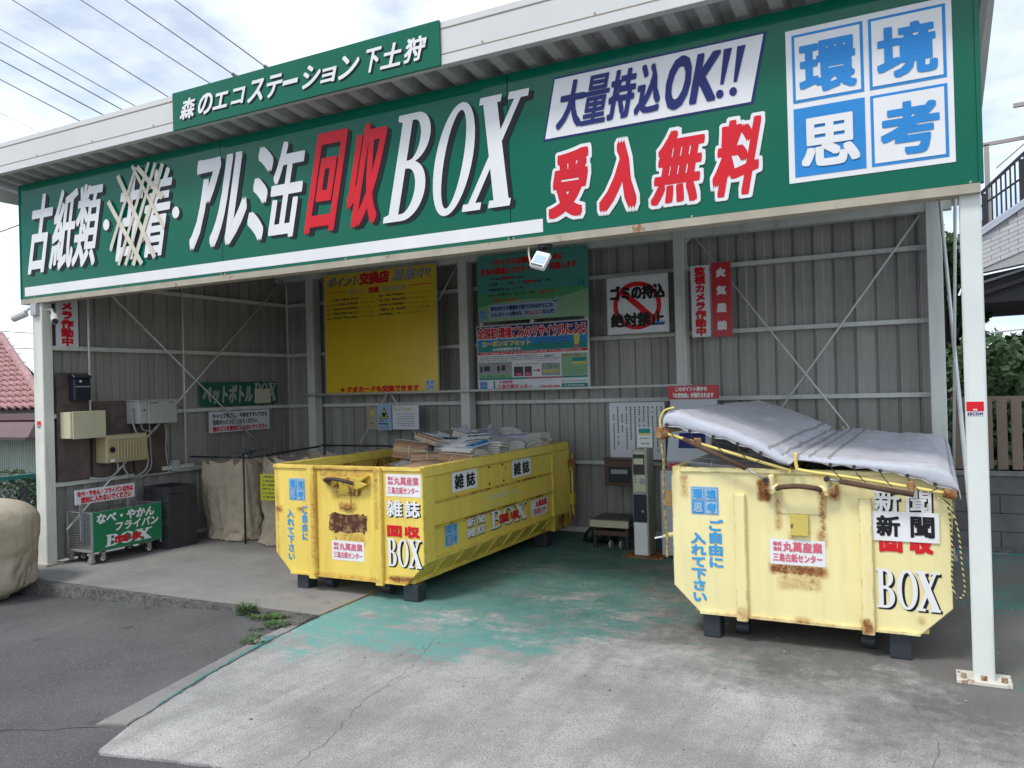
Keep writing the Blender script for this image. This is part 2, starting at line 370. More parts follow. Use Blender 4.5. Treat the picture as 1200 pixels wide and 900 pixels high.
# ------------------------------------------------------------------ ground
def ground_mat(name, kind):
    M = bpy.data.materials.new(name); M.use_nodes = True; t = M.node_tree; b = t.nodes['Principled BSDF']; N = t.nodes.new; L = t.links.new
    g = N('ShaderNodeNewGeometry'); P = g.outputs['Position']
    def noise(sc, det=6, ro=.6, vec=None):
        n = N('ShaderNodeTexNoise'); n.inputs['Scale'].default_value = sc; n.inputs['Detail'].default_value = det; n.inputs['Roughness'].default_value = ro; L(vec or P, n.inputs['Vector']); return n.outputs['Fac']
    def rng(v, a, b_, c=0, d=1):
        r = N('ShaderNodeMapRange'); r.inputs[1].default_value = a; r.inputs[2].default_value = b_; r.inputs[3].default_value = c; r.inputs[4].default_value = d; L(v, r.inputs[0]); return r.outputs[0]
    def mth(op, a, b_):
        q = N('ShaderNodeMath'); q.operation = op
        for i, v in enumerate((a, b_)):
            if isinstance(v, (int, float)): q.inputs[i].default_value = v
            else: L(v, q.inputs[i])
        return q.outputs[0]
    def mix(f, a, b_, mode='MIX'):
        q = N('ShaderNodeMix'); q.data_type = 'RGBA'; q.blend_type = mode
        if isinstance(f, (int, float)): q.inputs[0].default_value = f
        else: L(f, q.inputs[0])
        for i, v in ((6, a), (7, b_)):
            if isinstance(v, tuple): q.inputs[i].default_value = (*v, 1)
            else: L(v, q.inputs[i])
        return q.outputs[2]
    sp = N('ShaderNodeSeparateXYZ'); L(P, sp.inputs[0]); X, Y = sp.outputs[0], sp.outputs[1]
    if kind == 'asphalt':
        c = mix(rng(noise(1.1), .35, .7), (.085, .085, .087), (.14, .138, .135))
        c = mix(rng(noise(95, 3, .7), .56, .70), c, (.27, .265, .26)); c = mix(rng(noise(80, 3, .7), .30, .43, 1, 0), c, (.035, .035, .037))
        c = mix(rng(noise(3.1, 7, .7), .60, .72), c, (.06, .06, .06)); h = noise(190, 3); st, di = .9, .006; ro = .9
    elif kind == 'pad':
        c = mix(rng(noise(1.3, 4, .55), .35, .66), (.30, .295, .28), (.56, .55, .525))
        c = mix(mth('MULTIPLY', rng(noise(14, 8, .75), .46, .70), .45), c, (.20, .195, .185))
        c = mix(mth('MULTIPLY', rng(noise(105, 4, .8), .49, .59), .75), c, (.12, .115, .11))
        c = mix(mth('MULTIPLY', rng(noise(210, 2, .8), .55, .66), .6), c, (.09, .088, .085))
        c = mix(mth('MULTIPLY', rng(noise(95, 3, .8), .57, .70), .7), c, (.72, .705, .67))
        # long scuffs towards the street
        mp = N('ShaderNodeMapping'); mp.inputs['Scale'].default_value = (5, .7, 1); mp.inputs['Rotation'].default_value = (0, 0, .35); L(P, mp.inputs[0])
        c = mix(mth('MULTIPLY', rng(noise(1.0, 8, .72, mp.outputs[0]), .46, .68), .55), c, (.19, .185, .175))
        # patchy darker ground, growing towards the back, dirtiest on the right
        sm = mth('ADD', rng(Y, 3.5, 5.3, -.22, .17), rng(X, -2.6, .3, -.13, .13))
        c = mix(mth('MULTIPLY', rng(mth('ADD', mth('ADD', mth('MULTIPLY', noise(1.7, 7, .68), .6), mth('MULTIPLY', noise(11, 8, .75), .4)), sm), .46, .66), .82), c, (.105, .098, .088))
        # worn green floor paint
        pm = mth('ADD', rng(Y, 3.4, 4.7, -.14, .022), rng(X, -2.2, -.3, .03, -.11)); pm = mth('ADD', pm, rng(X, -3.3, -2.0, .06, 0))
        pm = mth('ADD', pm, mth('MULTIPLY', rng(Y, 5.6, 7.6, 0, 1), .035))
        mq = N('ShaderNodeMapping'); mq.inputs['Scale'].default_value = (1, 3.2, 1); mq.inputs['Rotation'].default_value = (0, 0, .3); L(P, mq.inputs[0])
        pm = mth('ADD', pm, mth('MULTIPLY', rng(X, -.2, .4, 0, 1), .085))
        pn = mth('ADD', mth('ADD', mth('MULTIPLY', noise(1.15, 4, .55), .40), mth('MULTIPLY', noise(2.6, 8, .72, mq.outputs[0]), .32)), mth('MULTIPLY', noise(9, 9, .8), .28))
        pmask = rng(mth('ADD', pn, pm), .520, .585)
        pc = mix(rng(noise(4, 6, .7), .35, .65), (.05, .155, .135), (.10, .22, .195)); pc = mix(rng(mth('ADD', Y, mth('MULTIPLY', X, .35)), 3.2, 4.6, .75, 0), pc, (.17, .42, .385))
        c = mix(mth('MULTIPLY', pmask, rng(mth('ADD', mth('MULTIPLY', noise(26, 7, .8), .5), mth('MULTIPLY', noise(3.2, 6, .7), .5)), .36, .50, .18, .95)), c, pc)
        h = noise(150, 4, .7); st, di = .7, .005; ro = .88
    elif kind == 'slab':
        c = mix(rng(noise(1.6, 7, .65), .3, .7), (.20, .195, .185), (.30, .29, .275)); c = mix(rng(noise(9, 8, .75), .56, .74), c, (.13, .125, .12))
        c = mix(rng(noise(130, 3), .62, .72), c, (.14, .14, .13)); h = noise(60, 6, .7); st, di = .35, .003; ro = .8
    else:
        c = mix(rng(noise(7, 8, .8), .38, .62), (.12, .115, .105), (.29, .28, .265)); c = mix(rng(noise(38, 6, .8), .50, .62), c, (.075, .07, .062)); h = noise(30, 7, .85); st, di = 1, .03; ro = .92
    L(c, b.inputs['Base Color']); b.inputs['Roughness'].default_value = ro; b.inputs['Specular IOR Level'].default_value = .3
    bn = N('ShaderNodeBump'); bn.inputs['Strength'].default_value = st; bn.inputs['Distance'].default_value = di; L(h, bn.inputs['Height']); L(bn.outputs[0], b.inputs['Normal'])
    return M
M_asph = ground_mat('asphalt', 'asphalt'); M_pad = ground_mat('worn_concrete', 'pad'); M_slab = ground_mat('smooth_concrete', 'slab'); M_kerb = ground_mat('rough_concrete', 'kerb')
def struct(mb, name, m_, **k):
    o = part(mb, name, m_, **k); o['kind'] = 'structure'; return o
# one asphalt sheet: a little lower in front of the slab, on the left
def agz(x, y):
    f = max(0, min(1, (-4.3 - x) / 2.8))
    return -.012 - .10 * f
xs = [-600, -60, -20, -12, -9, -7.5, -6.5, -5.5, -4.9, -4.3, -4.0, -3.5, 0, 3, 12, 60, 600]
ys = [-600, -40, -8, 0, 2, 3, 4, 5, 7, 9, 14, 40, 600]
xs = sorted(set(xs))
g = MB(); g.add([(x, y, agz(x, y)) for y in ys for x in xs], [(j * len(xs) + i, j * len(xs) + i + 1, (j + 1) * len(xs) + i + 1, (j + 1) * len(xs) + i) for j in range(len(ys) - 1) for i in range(len(xs) - 1)])
struct(g, 'asphalt_ground', M_asph)
def jag(p, q, n, a):
    p = Vector(p); q = Vector(q); d = (q - p); nn = Vector((-d.y, d.x)).normalized(); r = random.Random(5)
    return [tuple(p + d * i / n + nn * (r.uniform(-a, a) if 0 < i < n else 0)) for i in range(n + 1)]
PE = [(-3.53, 2.47), (-3.66, 2.75), (-3.85, 3.4), (-4.0, 4.1), (-4.08, 4.66), (-4.12, 5.3), (-4.10, 8.72)]
pad = MB(); poly = [(-3.53, 2.47)] + jag((-3.50, 2.455), (-2.62, 2.64), 9, .012) + jag((-2.60, 2.66), (1.2, 3.1), 26, .014) + [(9, 3.9), (9, 8.72)] + PE[:0:-1]
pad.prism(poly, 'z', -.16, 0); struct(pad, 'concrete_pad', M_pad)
# raised slab on the left, its exposed kerb face
struct(MB().prism([(-8.1, 4.598), (-4.09, 4.665), (-4.13, 5.3), (-4.11, 8.72), (-8.1, 8.72)], 'z', -.3, .008), 'concrete_slab', M_slab)
kb = MB(); top = jag((-8.25, 4.50), (-4.10, 4.60), 40, .008)
kb.prism(top + [(-4.095, 4.664), (-8.25, 4.597)], 'z', -.3, .004); struct(kb, 'slab_kerb', M_kerb)
# strip of concrete between asphalt and pad, painted line on its edge
st = MB(); st.prism([(-3.83, 2.67)] + jag((-3.80, 2.69), (-3.67, 2.73), 4, .012) + [(-3.675, 2.76), (-3.862, 3.4), (-4.012, 4.09), (-4.06, 4.40), (-4.15, 4.40), (-4.12, 4.12)], 'z', -.2, -.001)
struct(st, 'concrete_strip', M_slab)
st = MB(); st.prism(jag((-4.44, 4.588), (-4.155, 4.30), 8, .02) + [(-4.151, 4.401), (-4.062, 4.402), (-4.101, 4.597)], 'z', -.2, .006); struct(st, 'broken_concrete_strip', M_kerb)
M_tealline = mat('teal_line', (.05, .22, .21), .8, second=(30, .5, .1, (.24, .235, .22)))
st = MB(); st.prism([(-3.73, 2.95), (-3.752, 2.98), (-3.885, 3.4), (-4.05, 4.08), (-4.10, 4.10), (-4.07, 4.16), (-4.03, 4.16), (-4.014, 4.095), (-3.865, 3.405)], 'z', -.05, .0025); struct(st, 'teal_line', M_tealline)
M_orange = mat('ochre_line', (.30, .22, .13), .9, second=(14, .47, .1, (.2, .18, .15)))
struct(MB().prism([(-4.092, 4.70), (-4.078, 4.70), (-4.112, 5.3), (-4.105, 6.6), (-4.135, 6.6), (-4.138, 5.3)], 'z', -.05, .0125), 'joint_strip', M_orange)
M_crack = mat('crack_dark', (.11, .105, .10), .95)
def crack(pts, wd, seed, name='ground_crack', zc=.0035):
    r = random.Random(seed); path = []
    for (a, b) in zip(pts, pts[1:]):
        a = Vector(a); b = Vector(b); n = max(2, int((b - a).length / .05))
        for i in range(n): path.append(a.lerp(b, i / n) + Vector((r.uniform(-.018, .018), r.uniform(-.018, .018))))
    path.append(Vector(pts[-1])); mb = MB(); vs = []; fs = []
    for i, p in enumerate(path):
        d = (path[min(i + 1, len(path) - 1)] - path[max(i - 1, 0)]).normalized(); n_ = Vector((-d.y, d.x)); wv = wd * r.uniform(.3, 1)
        vs += [(*(p + n_ * wv), zc), (*(p - n_ * wv), zc)]
        if i: k = 2 * i; fs.append((k - 2, k - 1, k + 1, k))
    mb.add(vs, fs); struct(mb, name, M_crack)
crack([(-2.55, 2.66), (-2.6, 3.0), (-2.75, 3.5), (-2.82, 4.0), (-3.0, 4.6)], .0016, 1)
crack([(.02, 3.1), (-.05, 3.6), (-.03, 4.2), (-.2, 4.7)], .0012, 2)
crack([(-3.60, 2.60), (-3.668, 2.755), (-3.856, 3.4), (-4.006, 4.1), (-4.085, 4.66)], .006, 3, 'pad_joint')
crack([(-3.80, 2.66), (-4.2, 2.45), (-4.6, 2.35), (-5.4, 1.9)], .006, 5, 'asphalt_crack', -.0085)
crack([(-4.2, 2.45), (-4.35, 2.2), (-4.9, 1.7)], .004, 6, 'asphalt_crack', -.0085)
# scraps and pebbles on the pad
deb = MB(); r = random.Random(11)
for i in range(260):
    x = r.uniform(-3.4, 2.2); y = r.uniform(2.9, 7.6); s_ = r.uniform(.004, .012); a = r.uniform(0, 6)
    deb.add([(x + cos(a + k * 1.6) * s_ * r.uniform(.5, 1.2), y + sin(a + k * 1.6) * s_ * r.uniform(.5, 1.2), .004) for k in range(4)] + [(x, y, .004 + s_ * .5)], [(0, 1, 4), (1, 2, 4), (2, 3, 4), (3, 0, 4)])
tag(part(deb, 'pebbles', mat('pebble', (.35, .33, .30), .9, second=(8, .5, .05, (.12, .11, .10)))), 'small bits of gravel and paper scattered over the concrete', 'gravel', kind='stuff')

# ------------------------------------------------------------------ shed
W_post = mat('white_painted_steel', (.70, .73, .68), .42, vary=(3, .06), streak=.25, rust=(16, .70, .04), rustcol=(.25, .13, .05))
W_postL = mat('white_painted_steel_dirty', (.70, .70, .62), .45, vary=(2, .1), streak=.35, rust=(5, .70, .05), rustcol=(.30, .19, .09))
W_girt = mat('pale_steel', (.66, .68, .63), .45, vary=(4, .1), streak=.2, rust=(7, .70, .05), rustcol=(.25, .15, .07))
W_wall = mat('grey_siding', (.345, .34, .312), .45, objvar=.12, vary=(1.5, .14), streak=.35, dirt=(5, .67, (.10, .10, .09)))
W_roof = mat('grey_roof_deck', (.50, .50, .49), .5, vary=(2, .12), streak=.2)
W_trim = mat('rusty_beige_trim', (.40, .36, .28), .6, rust=(9, .60, .06), rustcol=(.22, .13, .07), vary=(6, .15))
W_fascia = mat('cream_fascia', (.66, .655, .63), .4, vary=(1.5, .05))
shed = thing('recycling_shed', 'open-fronted grey steel shed with white posts over the yellow skips', 'shed', (-3.9, 5.05, 0))
def spart(mb, name, m_, **k): return part(mb, name, m_, shed, **k)
p = spart(bx(-7.98, -7.83, 4.98, 5.09, .008, 3.62), 'post', W_postL, bevel=.006)
part(bx(-8.03, -7.80, 4.95, 5.14, .0085, .03), 'base_plate', W_trim, p)
p = spart(bx(.145, .248, 5.0, 5.09, .0, 3.60), 'post', W_post, bevel=.006)
bpl = part(bx(.065, .325, 4.96, 5.13, .0, .022), 'base_plate', mat('rusty_white_plate', (.62, .60, .52), .6, rust=(14, .56, .06)), p, bevel=.003)
for a in (.10, .195, .29):
    for b in (4.985 + .012,):
        part(MB().cyl((a, b, .0225), (a, b, .045), .016, 6), 'bolt', mat('rusty_bolt', (.35, .25, .17), .7, rust=(20, .45, .1)), p)
for x, w_ in ((-7.30, .12), (-4.94, .12), (-2.32, .112), (.033, .128)):
    p = spart(bx(x - w_ / 2, x + w_ / 2, 8.27, 8.42, .0, 3.34), 'post', W_post if x > 0 else W_girt, bevel=.005)
    part(bx(x - w_ / 2 - .05, x + w_ / 2 + .05, 8.22, 8.45, .0005, .012), 'base_plate', W_trim, p)
    if x < -1:  # dark seam at the splice
        part(bx(x - w_ / 2 - .012, x + w_ / 2 + .012, 8.255, 8.43, 1.615, 1.64), 'splice_plate', W_girt, p)
for z in (2.86, 2.18, 1.49, .80):
    spart(bx(-7.84, .03, 8.445, 8.50, z - .024, z + .02), 'girt', W_girt, bevel=.003)
    spart(bx(-7.90, -7.85, 5.09, 8.46, z - .024 + .002, z + .02 + .002), 'girt', W_girt, bevel=.003)
spart(bx(-7.9, .18, 8.29, 8.40, 3.16, 3.26), 'beam', W_girt); spart(bx(-7.96, -7.86, 5.095, 8.44, 3.30, 3.44), 'beam', W_girt)
spart(bx(.13, .23, 5.125, 8.40, 3.40, 3.52), 'beam', W_girt); spart(bx(-7.82, .135, 5.13, 5.21, 3.45, 3.6), 'beam', W_girt)
for x in (-5.25, -2.6): spart(bx(x - .05, x + .05, 5.215, 8.285, 3.30, 3.40), 'beam', W_girt)
spart(bx(-7.90, .13, 8.515, 8.56, .0, .055), 'light_stop_sill', W_girt); spart(bx(-7.96, -7.915, 6.1, 8.5, .0, .055), 'light_stop_sill', W_girt)  # low sills added to stop light leaking in under the wall panels
spart(MB().cyl((-7.40, 8.18, 1.634), (-2.24, 8.18, 1.634), .014, 8), 'conduit', W_girt, smooth=True)
# wall panels, one board each
pw = .186
prof = [(0, .030), (.008, .030), (.014, 0), (.088, 0), (.104, .014), (.168, .014), (.178, .030), (pw, .030)]
mb = MB(); n = len(prof)
mb.add([(a, b, .03) for a, b in prof] + [(a, b, 3.5) for a, b in prof], [(i, i + 1, i + 1 + n, i + n) for i in range(n - 1)])
mb.add([(0, .034, .03), (pw, .034, .03), (pw, .034, 3.5), (0, .034, 3.5)], [(0, 1, 2, 3)])
pm = mb.mesh('wall_panel'); pm.materials.append(W_wall)
x = -7.92; i = 0
while x < -.10:
    o = inst(pm, 'wall_panel', shed, (x, 8.52, 0)); x += pw; i += 1
y = 5.06
while y < 8.46 + .1:
    o = inst(pm, 'wall_panel', shed, (-7.92, y, 0), (0, 0, pi / 2)); y += pw
# roof deck
def rz_(y): return 3.878 - .13 * (y - 4.76)
prof = []; x = -8.40
while x < .26: prof += [(x, 0), (x + .07, 0), (x + .095, .085), (x + .175, .085)]; x += .2
prof.append((.28, 0)); n = len(prof); mb = MB()
for y in (4.765, 8.9): mb.add([(a, y, rz_(y) + b) for a, b in prof], [])
mb.f += [(i, i + 1, i + 1 + n, i + n) for i in range(n - 1)]
o = spart(mb, 'roof_deck', W_roof); sm_ = o.modifiers.new('thick', 'SOLIDIFY'); sm_.thickness = .004
M_groove = mat('brown_groove', (.30, .25, .19), .7)
fa = spart(MB().prism([(4.70, 3.936), (4.70, 3.866), (4.76, 3.866), (4.76, 4.163), (4.70, 4.163), (4.70, 4.118), (4.708, 4.114), (4.702, 4.112), (4.702, 3.942), (4.708, 3.939)], 'x', -8.45, .32), 'roof_fascia', W_fascia, bevel=.002)
part(bx(-8.449, .319, 4.6985, 4.706, 4.111, 4.119), 'groove', M_groove, fa); part(bx(-8.449, .319, 4.6985, 4.706, 3.935, 3.943), 'groove', M_groove, fa)
spart(bx(-8.45, -8.41, 4.765, 8.95, 3.70, 4.14), 'roof_fascia', W_fascia); spart(bx(.285, .32, 4.765, 8.95, 3.72, 4.14), 'roof_fascia', W_fascia)
spart(bx(-8.41, .28, 8.90, 8.95, 3.30, 3.6), 'roof_fascia', W_fascia)
for x in [-8.2 + .8 * k for k in range(11)]: part(MB().cyl((x, 4.699, 3.955), (x, 4.695, 3.955), .006, 8), 'rivet', M_groove, fa)
# brace rods
def rod(a, b, r=.010, m_=None): spart(MB().cyl(a, b, r, 8), 'brace_rod', m_ or W_girt, smooth=True)
rod((-7.79, 5.12, 3.27), (-7.79, 8.4, .53)); rod((-7.765, 5.15, .35), (-7.765, 8.35, 3.24))
rod((-2.22, 8.34, 3.25), (.05, 8.34, .10)); rod((.0, 8.36, 3.25), (-2.22, 8.36, .18))
rod((-7.2, 8.34, 3.22), (-5.02, 8.34, .15)); rod((-5.0, 8.36, 3.22), (-7.2, 8.36, .12))
rod((.085, 8.22, 3.28), (.20, 5.14, .20), .014, W_post); rod((.15, 5.2, 3.25), (.12, 8.2, .3), .010, W_post)
mb = MB()
for p_, q_ in (((-2.26, 3.26), (-2.1, 3.1)), ((.03, 3.26), (-.12, 3.1))):
    mb.prism([p_, (q_[0], p_[1]), (p_[0], q_[1])], 'y', 8.33, 8.345)
spart(mb, 'gusset', W_girt)

# ------------------------------------------------------------------ main sign
def sign_mat():
    M = mat('green_sign_panel', srgb(0, 100, 76), .07, vary=(1.2, .04), spec=.28)
    return M
SG = sign_mat()
sg = thing('main_sign', 'long green board over the shed front with big white and red lettering', 'sign', (-3.94, 5.0, 2.67))
SY = 4.965
for a, b in ((-8.115, -5.313), (-5.308, -2.563), (-2.558, .237)):
    part(bx(a, b, SY, 5.0, 2.675, 3.822), 'panel', SG, sg, bevel=.0015)
part(bx(-8.12, .245, 4.955, 5.07, 2.622, 2.672), 'bottom_trim', W_trim, sg)
part(bx(-8.122, -8.1165, 4.955, 5.0, 2.673, 3.82), 'side_trim', K['teal'], sg)
part(bx(.2375, .262, 4.958, 5.0, 2.673, 3.82), 'side_trim', SG, sg)
t = front(SY); t.sep = True; S_ = .225; ZB, ZT = 2.91, 3.69
title = [('古', -8.035, -7.70), ('紙', -7.67, -7.32), ('類', -7.325, -6.97), ('古', -6.71, -6.40), ('着', -6.37, -6.02), ('ア', -5.735, -5.44), ('ル', -5.475, -5.07), ('ミ', -5.05, -4.84), ('缶', -4.83, -4.49)]
sh_u, sh_v = .035, -.022
for ch, a, b in title:
    bo = .013 if ch in '類紙着' else .017
    if ch in 'アルミ': bo = .026
    t.char('black', ch, a + sh_u, b + sh_u, ZB + sh_v, ZT + sh_v, S_, bo + .005, 1); t.char('white', ch, a, b, ZB, ZT, S_, bo, 3)
for ch, a, b in (('回', -4.41, -4.10), ('収', -4.02, -3.70)):
    t.char('black', ch, a + sh_u, b + sh_u, ZB + sh_v, ZT + sh_v, S_, .024, 1); t.char('red', ch, a, b, ZB, ZT, S_, .020, 3)
for ch, a, b in (('sB', -3.636, -3.30), ('sO', -3.25, -2.93), ('sX', -2.945, -2.56)):
    t.char('black', ch, a + sh_u, b + sh_u, ZB + sh_v, ZT + sh_v, S_, .008, 1); t.char('white', ch, a, b, ZB - (0.01 if ch == 'sO' else 0), ZT, S_, .003, 3)
def disc(t, key, u, v, ru, rv, lev, n=20): t.poly(key, [(u + ru * cos(2 * pi * k / n), v + rv * sin(2 * pi * k / n)) for k in range(n)], lev)
for u in (-6.79, -5.86): disc(t, 'black', u + .03, 3.255, .048, .055, 1); disc(t, 'white', u, 3.272, .045, .052, 3)
t.rect('white', -8.06, -2.315, 2.700, 2.790, 1)
# white box, bulk deliveries welcome
t.rect('navy', -2.295, -.912, 3.308, 3.72, 1, .215); t.rect('white', -2.280, -.925, 3.320, 3.708, 2, .215)
for ch, a, b in (('大', -2.205, -2.02), ('量', -2.03, -1.85), ('持', -1.85, -1.67), ('込', -1.66, -1.49)): t.char('navy', ch, a, b, 3.362, 3.68, .22, .007 if ch == '量' else .011, 4)
t.char('navy', 'O', -1.475, -1.31, 3.352, 3.685, .22, .013, 4); t.char('navy', 'K', -1.30, -1.13, 3.366, 3.672, .22, .013, 4)
for u in (-1.125, -1.045):
    t.poly('navy', [(u + .022, 3.455), (u + .042, 3.455), (u + .10, 3.665), (u + .05, 3.665)], 4); disc(t, 'navy', u + .018, 3.40, .023, .026, 4)
for ch, a, b in (('受', -2.283, -2.02), ('入', -1.92, -1.65), ('無', -1.568, -1.26), ('料', -1.19, -.915)):
    bo = .017 if ch in '無料' else .026
    t.char('white', ch, a - .022, b + .028, 2.740, 3.262, .20, bo + .026, 1); t.char('red', ch, a, b, 2.768, 3.235, .20, bo, 3)
# environment mark
t.rect('white', -.719, .135, 2.800, 3.691, 1)
for i, ch in enumerate(ECO):
    a0 = (-.685, -.276)[i % 2]; a1 = a0 + .381; b0 = (3.262, 2.832)[i // 2]; b1 = b0 + .397
    t.rect('blue', a0, a1, b0, b1, 2)
    if i != 2: t.rect('white', a0 + .016, a1 - .016, b0 + .016, b1 - .016, 3)
    bx_ = [(-.652, -.335, 3.297, 3.60), (-.24, .068, 3.30, 3.60), (-.652, -.33, 2.872, 3.165), (-.232, .068, 2.87, 3.17)][i]
    t.char('white' if i == 2 else 'blue', ch, *bx_, 0, .014, 4)
t.build(sg, K)
M_tape = mat('beige_tape', (.66, .61, .50), .6, vary=(10, .12))
tp = MB(); k = 0
for (a, b, c, d) in ((-6.62, 2.88, -6.18, 3.76), (-6.42, 2.86, -6.0, 3.72), (-6.72, 3.05, -6.35, 3.74), (-6.60, 3.70, -6.13, 2.90), (-6.40, 3.76, -6.0, 3.15), (-6.74, 3.48, -6.3, 2.86), (-6.52, 2.87, -6.09, 3.74), (-6.33, 3.74, -6.01, 3.42), (-6.72, 3.02, -6.52, 3.42)):
    tp.bar((a, SY - .016 - k * .0007, b), (c, SY - .016 - k * .0007, d), .0006, .034 + .012 * (k % 2), up=(0, -1, 0) if False else (0, 0, 1)); k += 1
part(tp, 'tape_strip', M_tape, sg, 'beige tape stuck in crosses over two characters')
# grime line and screws
for x in (-7.9, -6.6, -5.33, -5.29, -4.0, -2.58, -2.54, -1.3, .2):
    part(MB().cyl((x, SY - .001, 2.682), (x, SY - .005, 2.682), .007, 8), 'screw', W_trim, sg)

# sign on the fascia
fs_ = thing('fascia_sign', 'narrow green name board on the roof fascia with slanted white letters', 'sign', (-4.23, 4.70, 3.86))
part(bx(-5.541, -2.923, 4.682, 4.699, 3.860, 4.170), 'panel', SG, fs_, bevel=.001)
t = front(4.682); t.sep = True
txt = '森のエコステーション下土狩'; us = [(-5.455, -5.29), (-5.255, -5.09), (-5.075, -4.915), (-4.875, -4.74), (-4.70, -4.535), (-4.515, -4.355), (-4.33, -4.18), (-4.15, -3.98), (-3.965, -3.83), (-3.80, -3.625), (-3.575, -3.44), (-3.42, -3.245), (-3.225, -3.055)]
us = [(a - .0, b) for a, b in us]
for ch, (a, b) in zip(txt, us):
    z0, z1 = 3.925, 4.095
    if ch == 'ョ': z0, z1 = 3.93, 4.04
    if ch == 'ー': z0, z1 = 3.99, 4.03
    if ch in 'エコ': z0, z1 = 3.94, 4.07
    t.char('black', ch, a + .010, b + .010, z0 - .008, z1 - .008, .28, .0068, 1); t.char('white', ch, a, b, z0, z1, .28, .0065, 3)
t.build(fs_, K)

# ------------------------------------------------------------------ notices on the walls
def board(name, label, X0, X1, Z0, Z1, Y, m_, group=None, frame=None, th=.02, cat='sign', faceX=False):
    if faceX: th_ = thing(name, label, cat, (Y, (X0 + X1) / 2, Z0), 0, group); part(bx(Y - th, Y, X0, X1, Z0, Z1), 'panel', m_, th_, bevel=.001)
    else: th_ = thing(name, label, cat, ((X0 + X1) / 2, Y, Z0), 0, group); part(bx(X0, X1, Y, Y + th, Z0, Z1), 'panel', m_, th_, bevel=.001)
    if frame and not faceX:
        f = MB(); w_ = .012
        f.box(X0 - w_, X0 - .001, Y - .004, Y + th, Z0, Z1).box(X1 + .001, X1 + w_, Y - .004, Y + th, Z0, Z1).box(X0 - w_, X1 + w_, Y - .004, Y + th, Z0 - w_, Z0 - .001).box(X0 - w_, X1 + w_, Y - .004, Y + th, Z1 + .001, Z1 + w_)
        part(f, 'frame', frame, th_)
    return th_
M_wb = mat('white_board', (.72, .74, .77), .35, vary=(3, .06)); M_yb = mat('yellow_board', (.78, .55, .02), .3, vary=(2, .06))
M_gb = mat('teal_board', (.08, .33, .29), .35); M_rb = mat('red_board', (.55, .03, .045), .35, vary=(3, .05)); M_db = mat('dark_green_board', (.01, .13, .07), .4)
YB = 8.225
b = board('notice_board', 'big yellow point exchange board high on the back wall', -6.99, -5.28, 1.625, 3.17, YB, M_yb, frame=mat('board_edge', (.5, .45, .3), .5))
t = front(YB)
t.line('edge', 'ポイント', -6.95, -6.44, 3.015, 3.15, .006, .25, 2); t.line('black', 'ポイント', -6.94, -6.43, 3.008, 3.142, .006, .25, 1)
t.line('red', '交換店', -6.425, -5.96, 3.01, 3.165, .012, .1, 2)
t.line('edge', '募集中!', -5.93, -5.36, 3.015, 3.165, .004, .25, 2); t.line('black', '募集中!', -5.924, -5.354, 3.010, 3.160, .003, .25, 1)
t.rect('red', -6.95, -6.63, 2.938, 2.948, 1); t.rect('red', -5.67, -5.34, 2.938, 2.948, 1)
t.line('edge', 'ポイント', -6.60, -6.31, 2.90, 2.965, .003, 0, 1); t.line('red', '交換', -6.28, -6.12, 2.895, 2.975, .006, 0, 1); t.line('edge', 'できるお店', -6.10, -5.71, 2.90, 2.965, .003, 0, 1)
for k in range(5):
    z = 2.83 - k * .058
    t.scrib('dark', -6.95, -6.9, z, .02, 1); t.scrib('dark', -6.86, -6.45, z, .026, 1, .8); t.scrib('dark', -6.43, -6.2, z + .004, .012, 1, .6)
    t.scrib('dark', -6.12, -5.72, z + .004, .028, 1, .85); t.scrib('dark', -5.69, -5.37, z + .01, .012, 1, .55)
t.line('red', '※クオカードも交換できます', -6.76, -5.55, 1.655, 1.73, .007, 0, 1); eco_logo(t, -5.46, -5.33, 1.66, 1.78, 1, 'blue')
t.build(b, K)

b = board('notice_board', 'teal and green recycling board behind the hanging lamp on the back wall', -4.70, -3.315, 2.425, 3.19, YB, M_gb)
t = front(YB)
t.rect('lgreen', -4.70, -3.315, 2.425, 2.735, 1); t.poly('grn', [(-4.70, 2.60), (-4.2, 2.66), (-3.7, 2.64), (-3.315, 2.72), (-3.315, 2.755), (-4.0, 2.76), (-4.7, 2.745)], 2)
t.line('red', 'リサイクルは地球を守るために', -4.52, -3.60, 3.065, 3.145, .005, 0, 1); t.line('red', '日本の環境エコステーション 応援します', -4.66, -3.44, 2.965, 3.045, .005, 0, 1)
for k, (a, c) in enumerate(((-4.52, -4.05), (-4.55, -3.76), (-4.55, -4.1), (-4.55, -3.95), (-4.5, -4.2))): t.scrib('dark' if k < 4 else 'red', a, c, 2.90 - k * .062, .028, 3)
t.scrib('red', -4.37, -4.2, 2.90, .03, 3.5); t.scrib('red', -4.1, -3.92, 2.838, .03, 3.5); t.scrib('red', -3.9, -3.7, 2.71, .03, 3)
t.rect('pale', -4.555, -3.68, 2.46, 2.62, 3); t.poly('pale', [(-3.75, 2.615), (-3.66, 2.68), (-3.70, 2.60)], 3)
t.line('navy', '身のまわりの資源を分別でひかるからエコ!!', -4.53, -3.74, 2.545, 2.60, .003, 0, 4); t.line('navy', 'さらにポイントが貯まる,', -4.53, -4.12, 2.475, 2.53, .003, 0, 4); t.line('red', 'うれしいエコ', -4.10, -3.88, 2.475, 2.53, .003, 0, 4); t.line('navy', 'なんだ!', -3.87, -3.72, 2.475, 2.53, .003, 0, 4)
for u in (-3.42, -3.37): t.poly('teal', [(u - .02, 2.755), (u + .02, 2.755), (u, 2.86)], 2)
eco_logo(t, -4.69, -4.59, 2.44, 2.56, 3, 'blue', 'pale'); t.build(b, K)
for x in (-4.68, -4.02, -3.36): spart(bx(x - .02, x + .02, 8.25, 8.268, 2.30, 2.50), 'board_strut', W_girt)

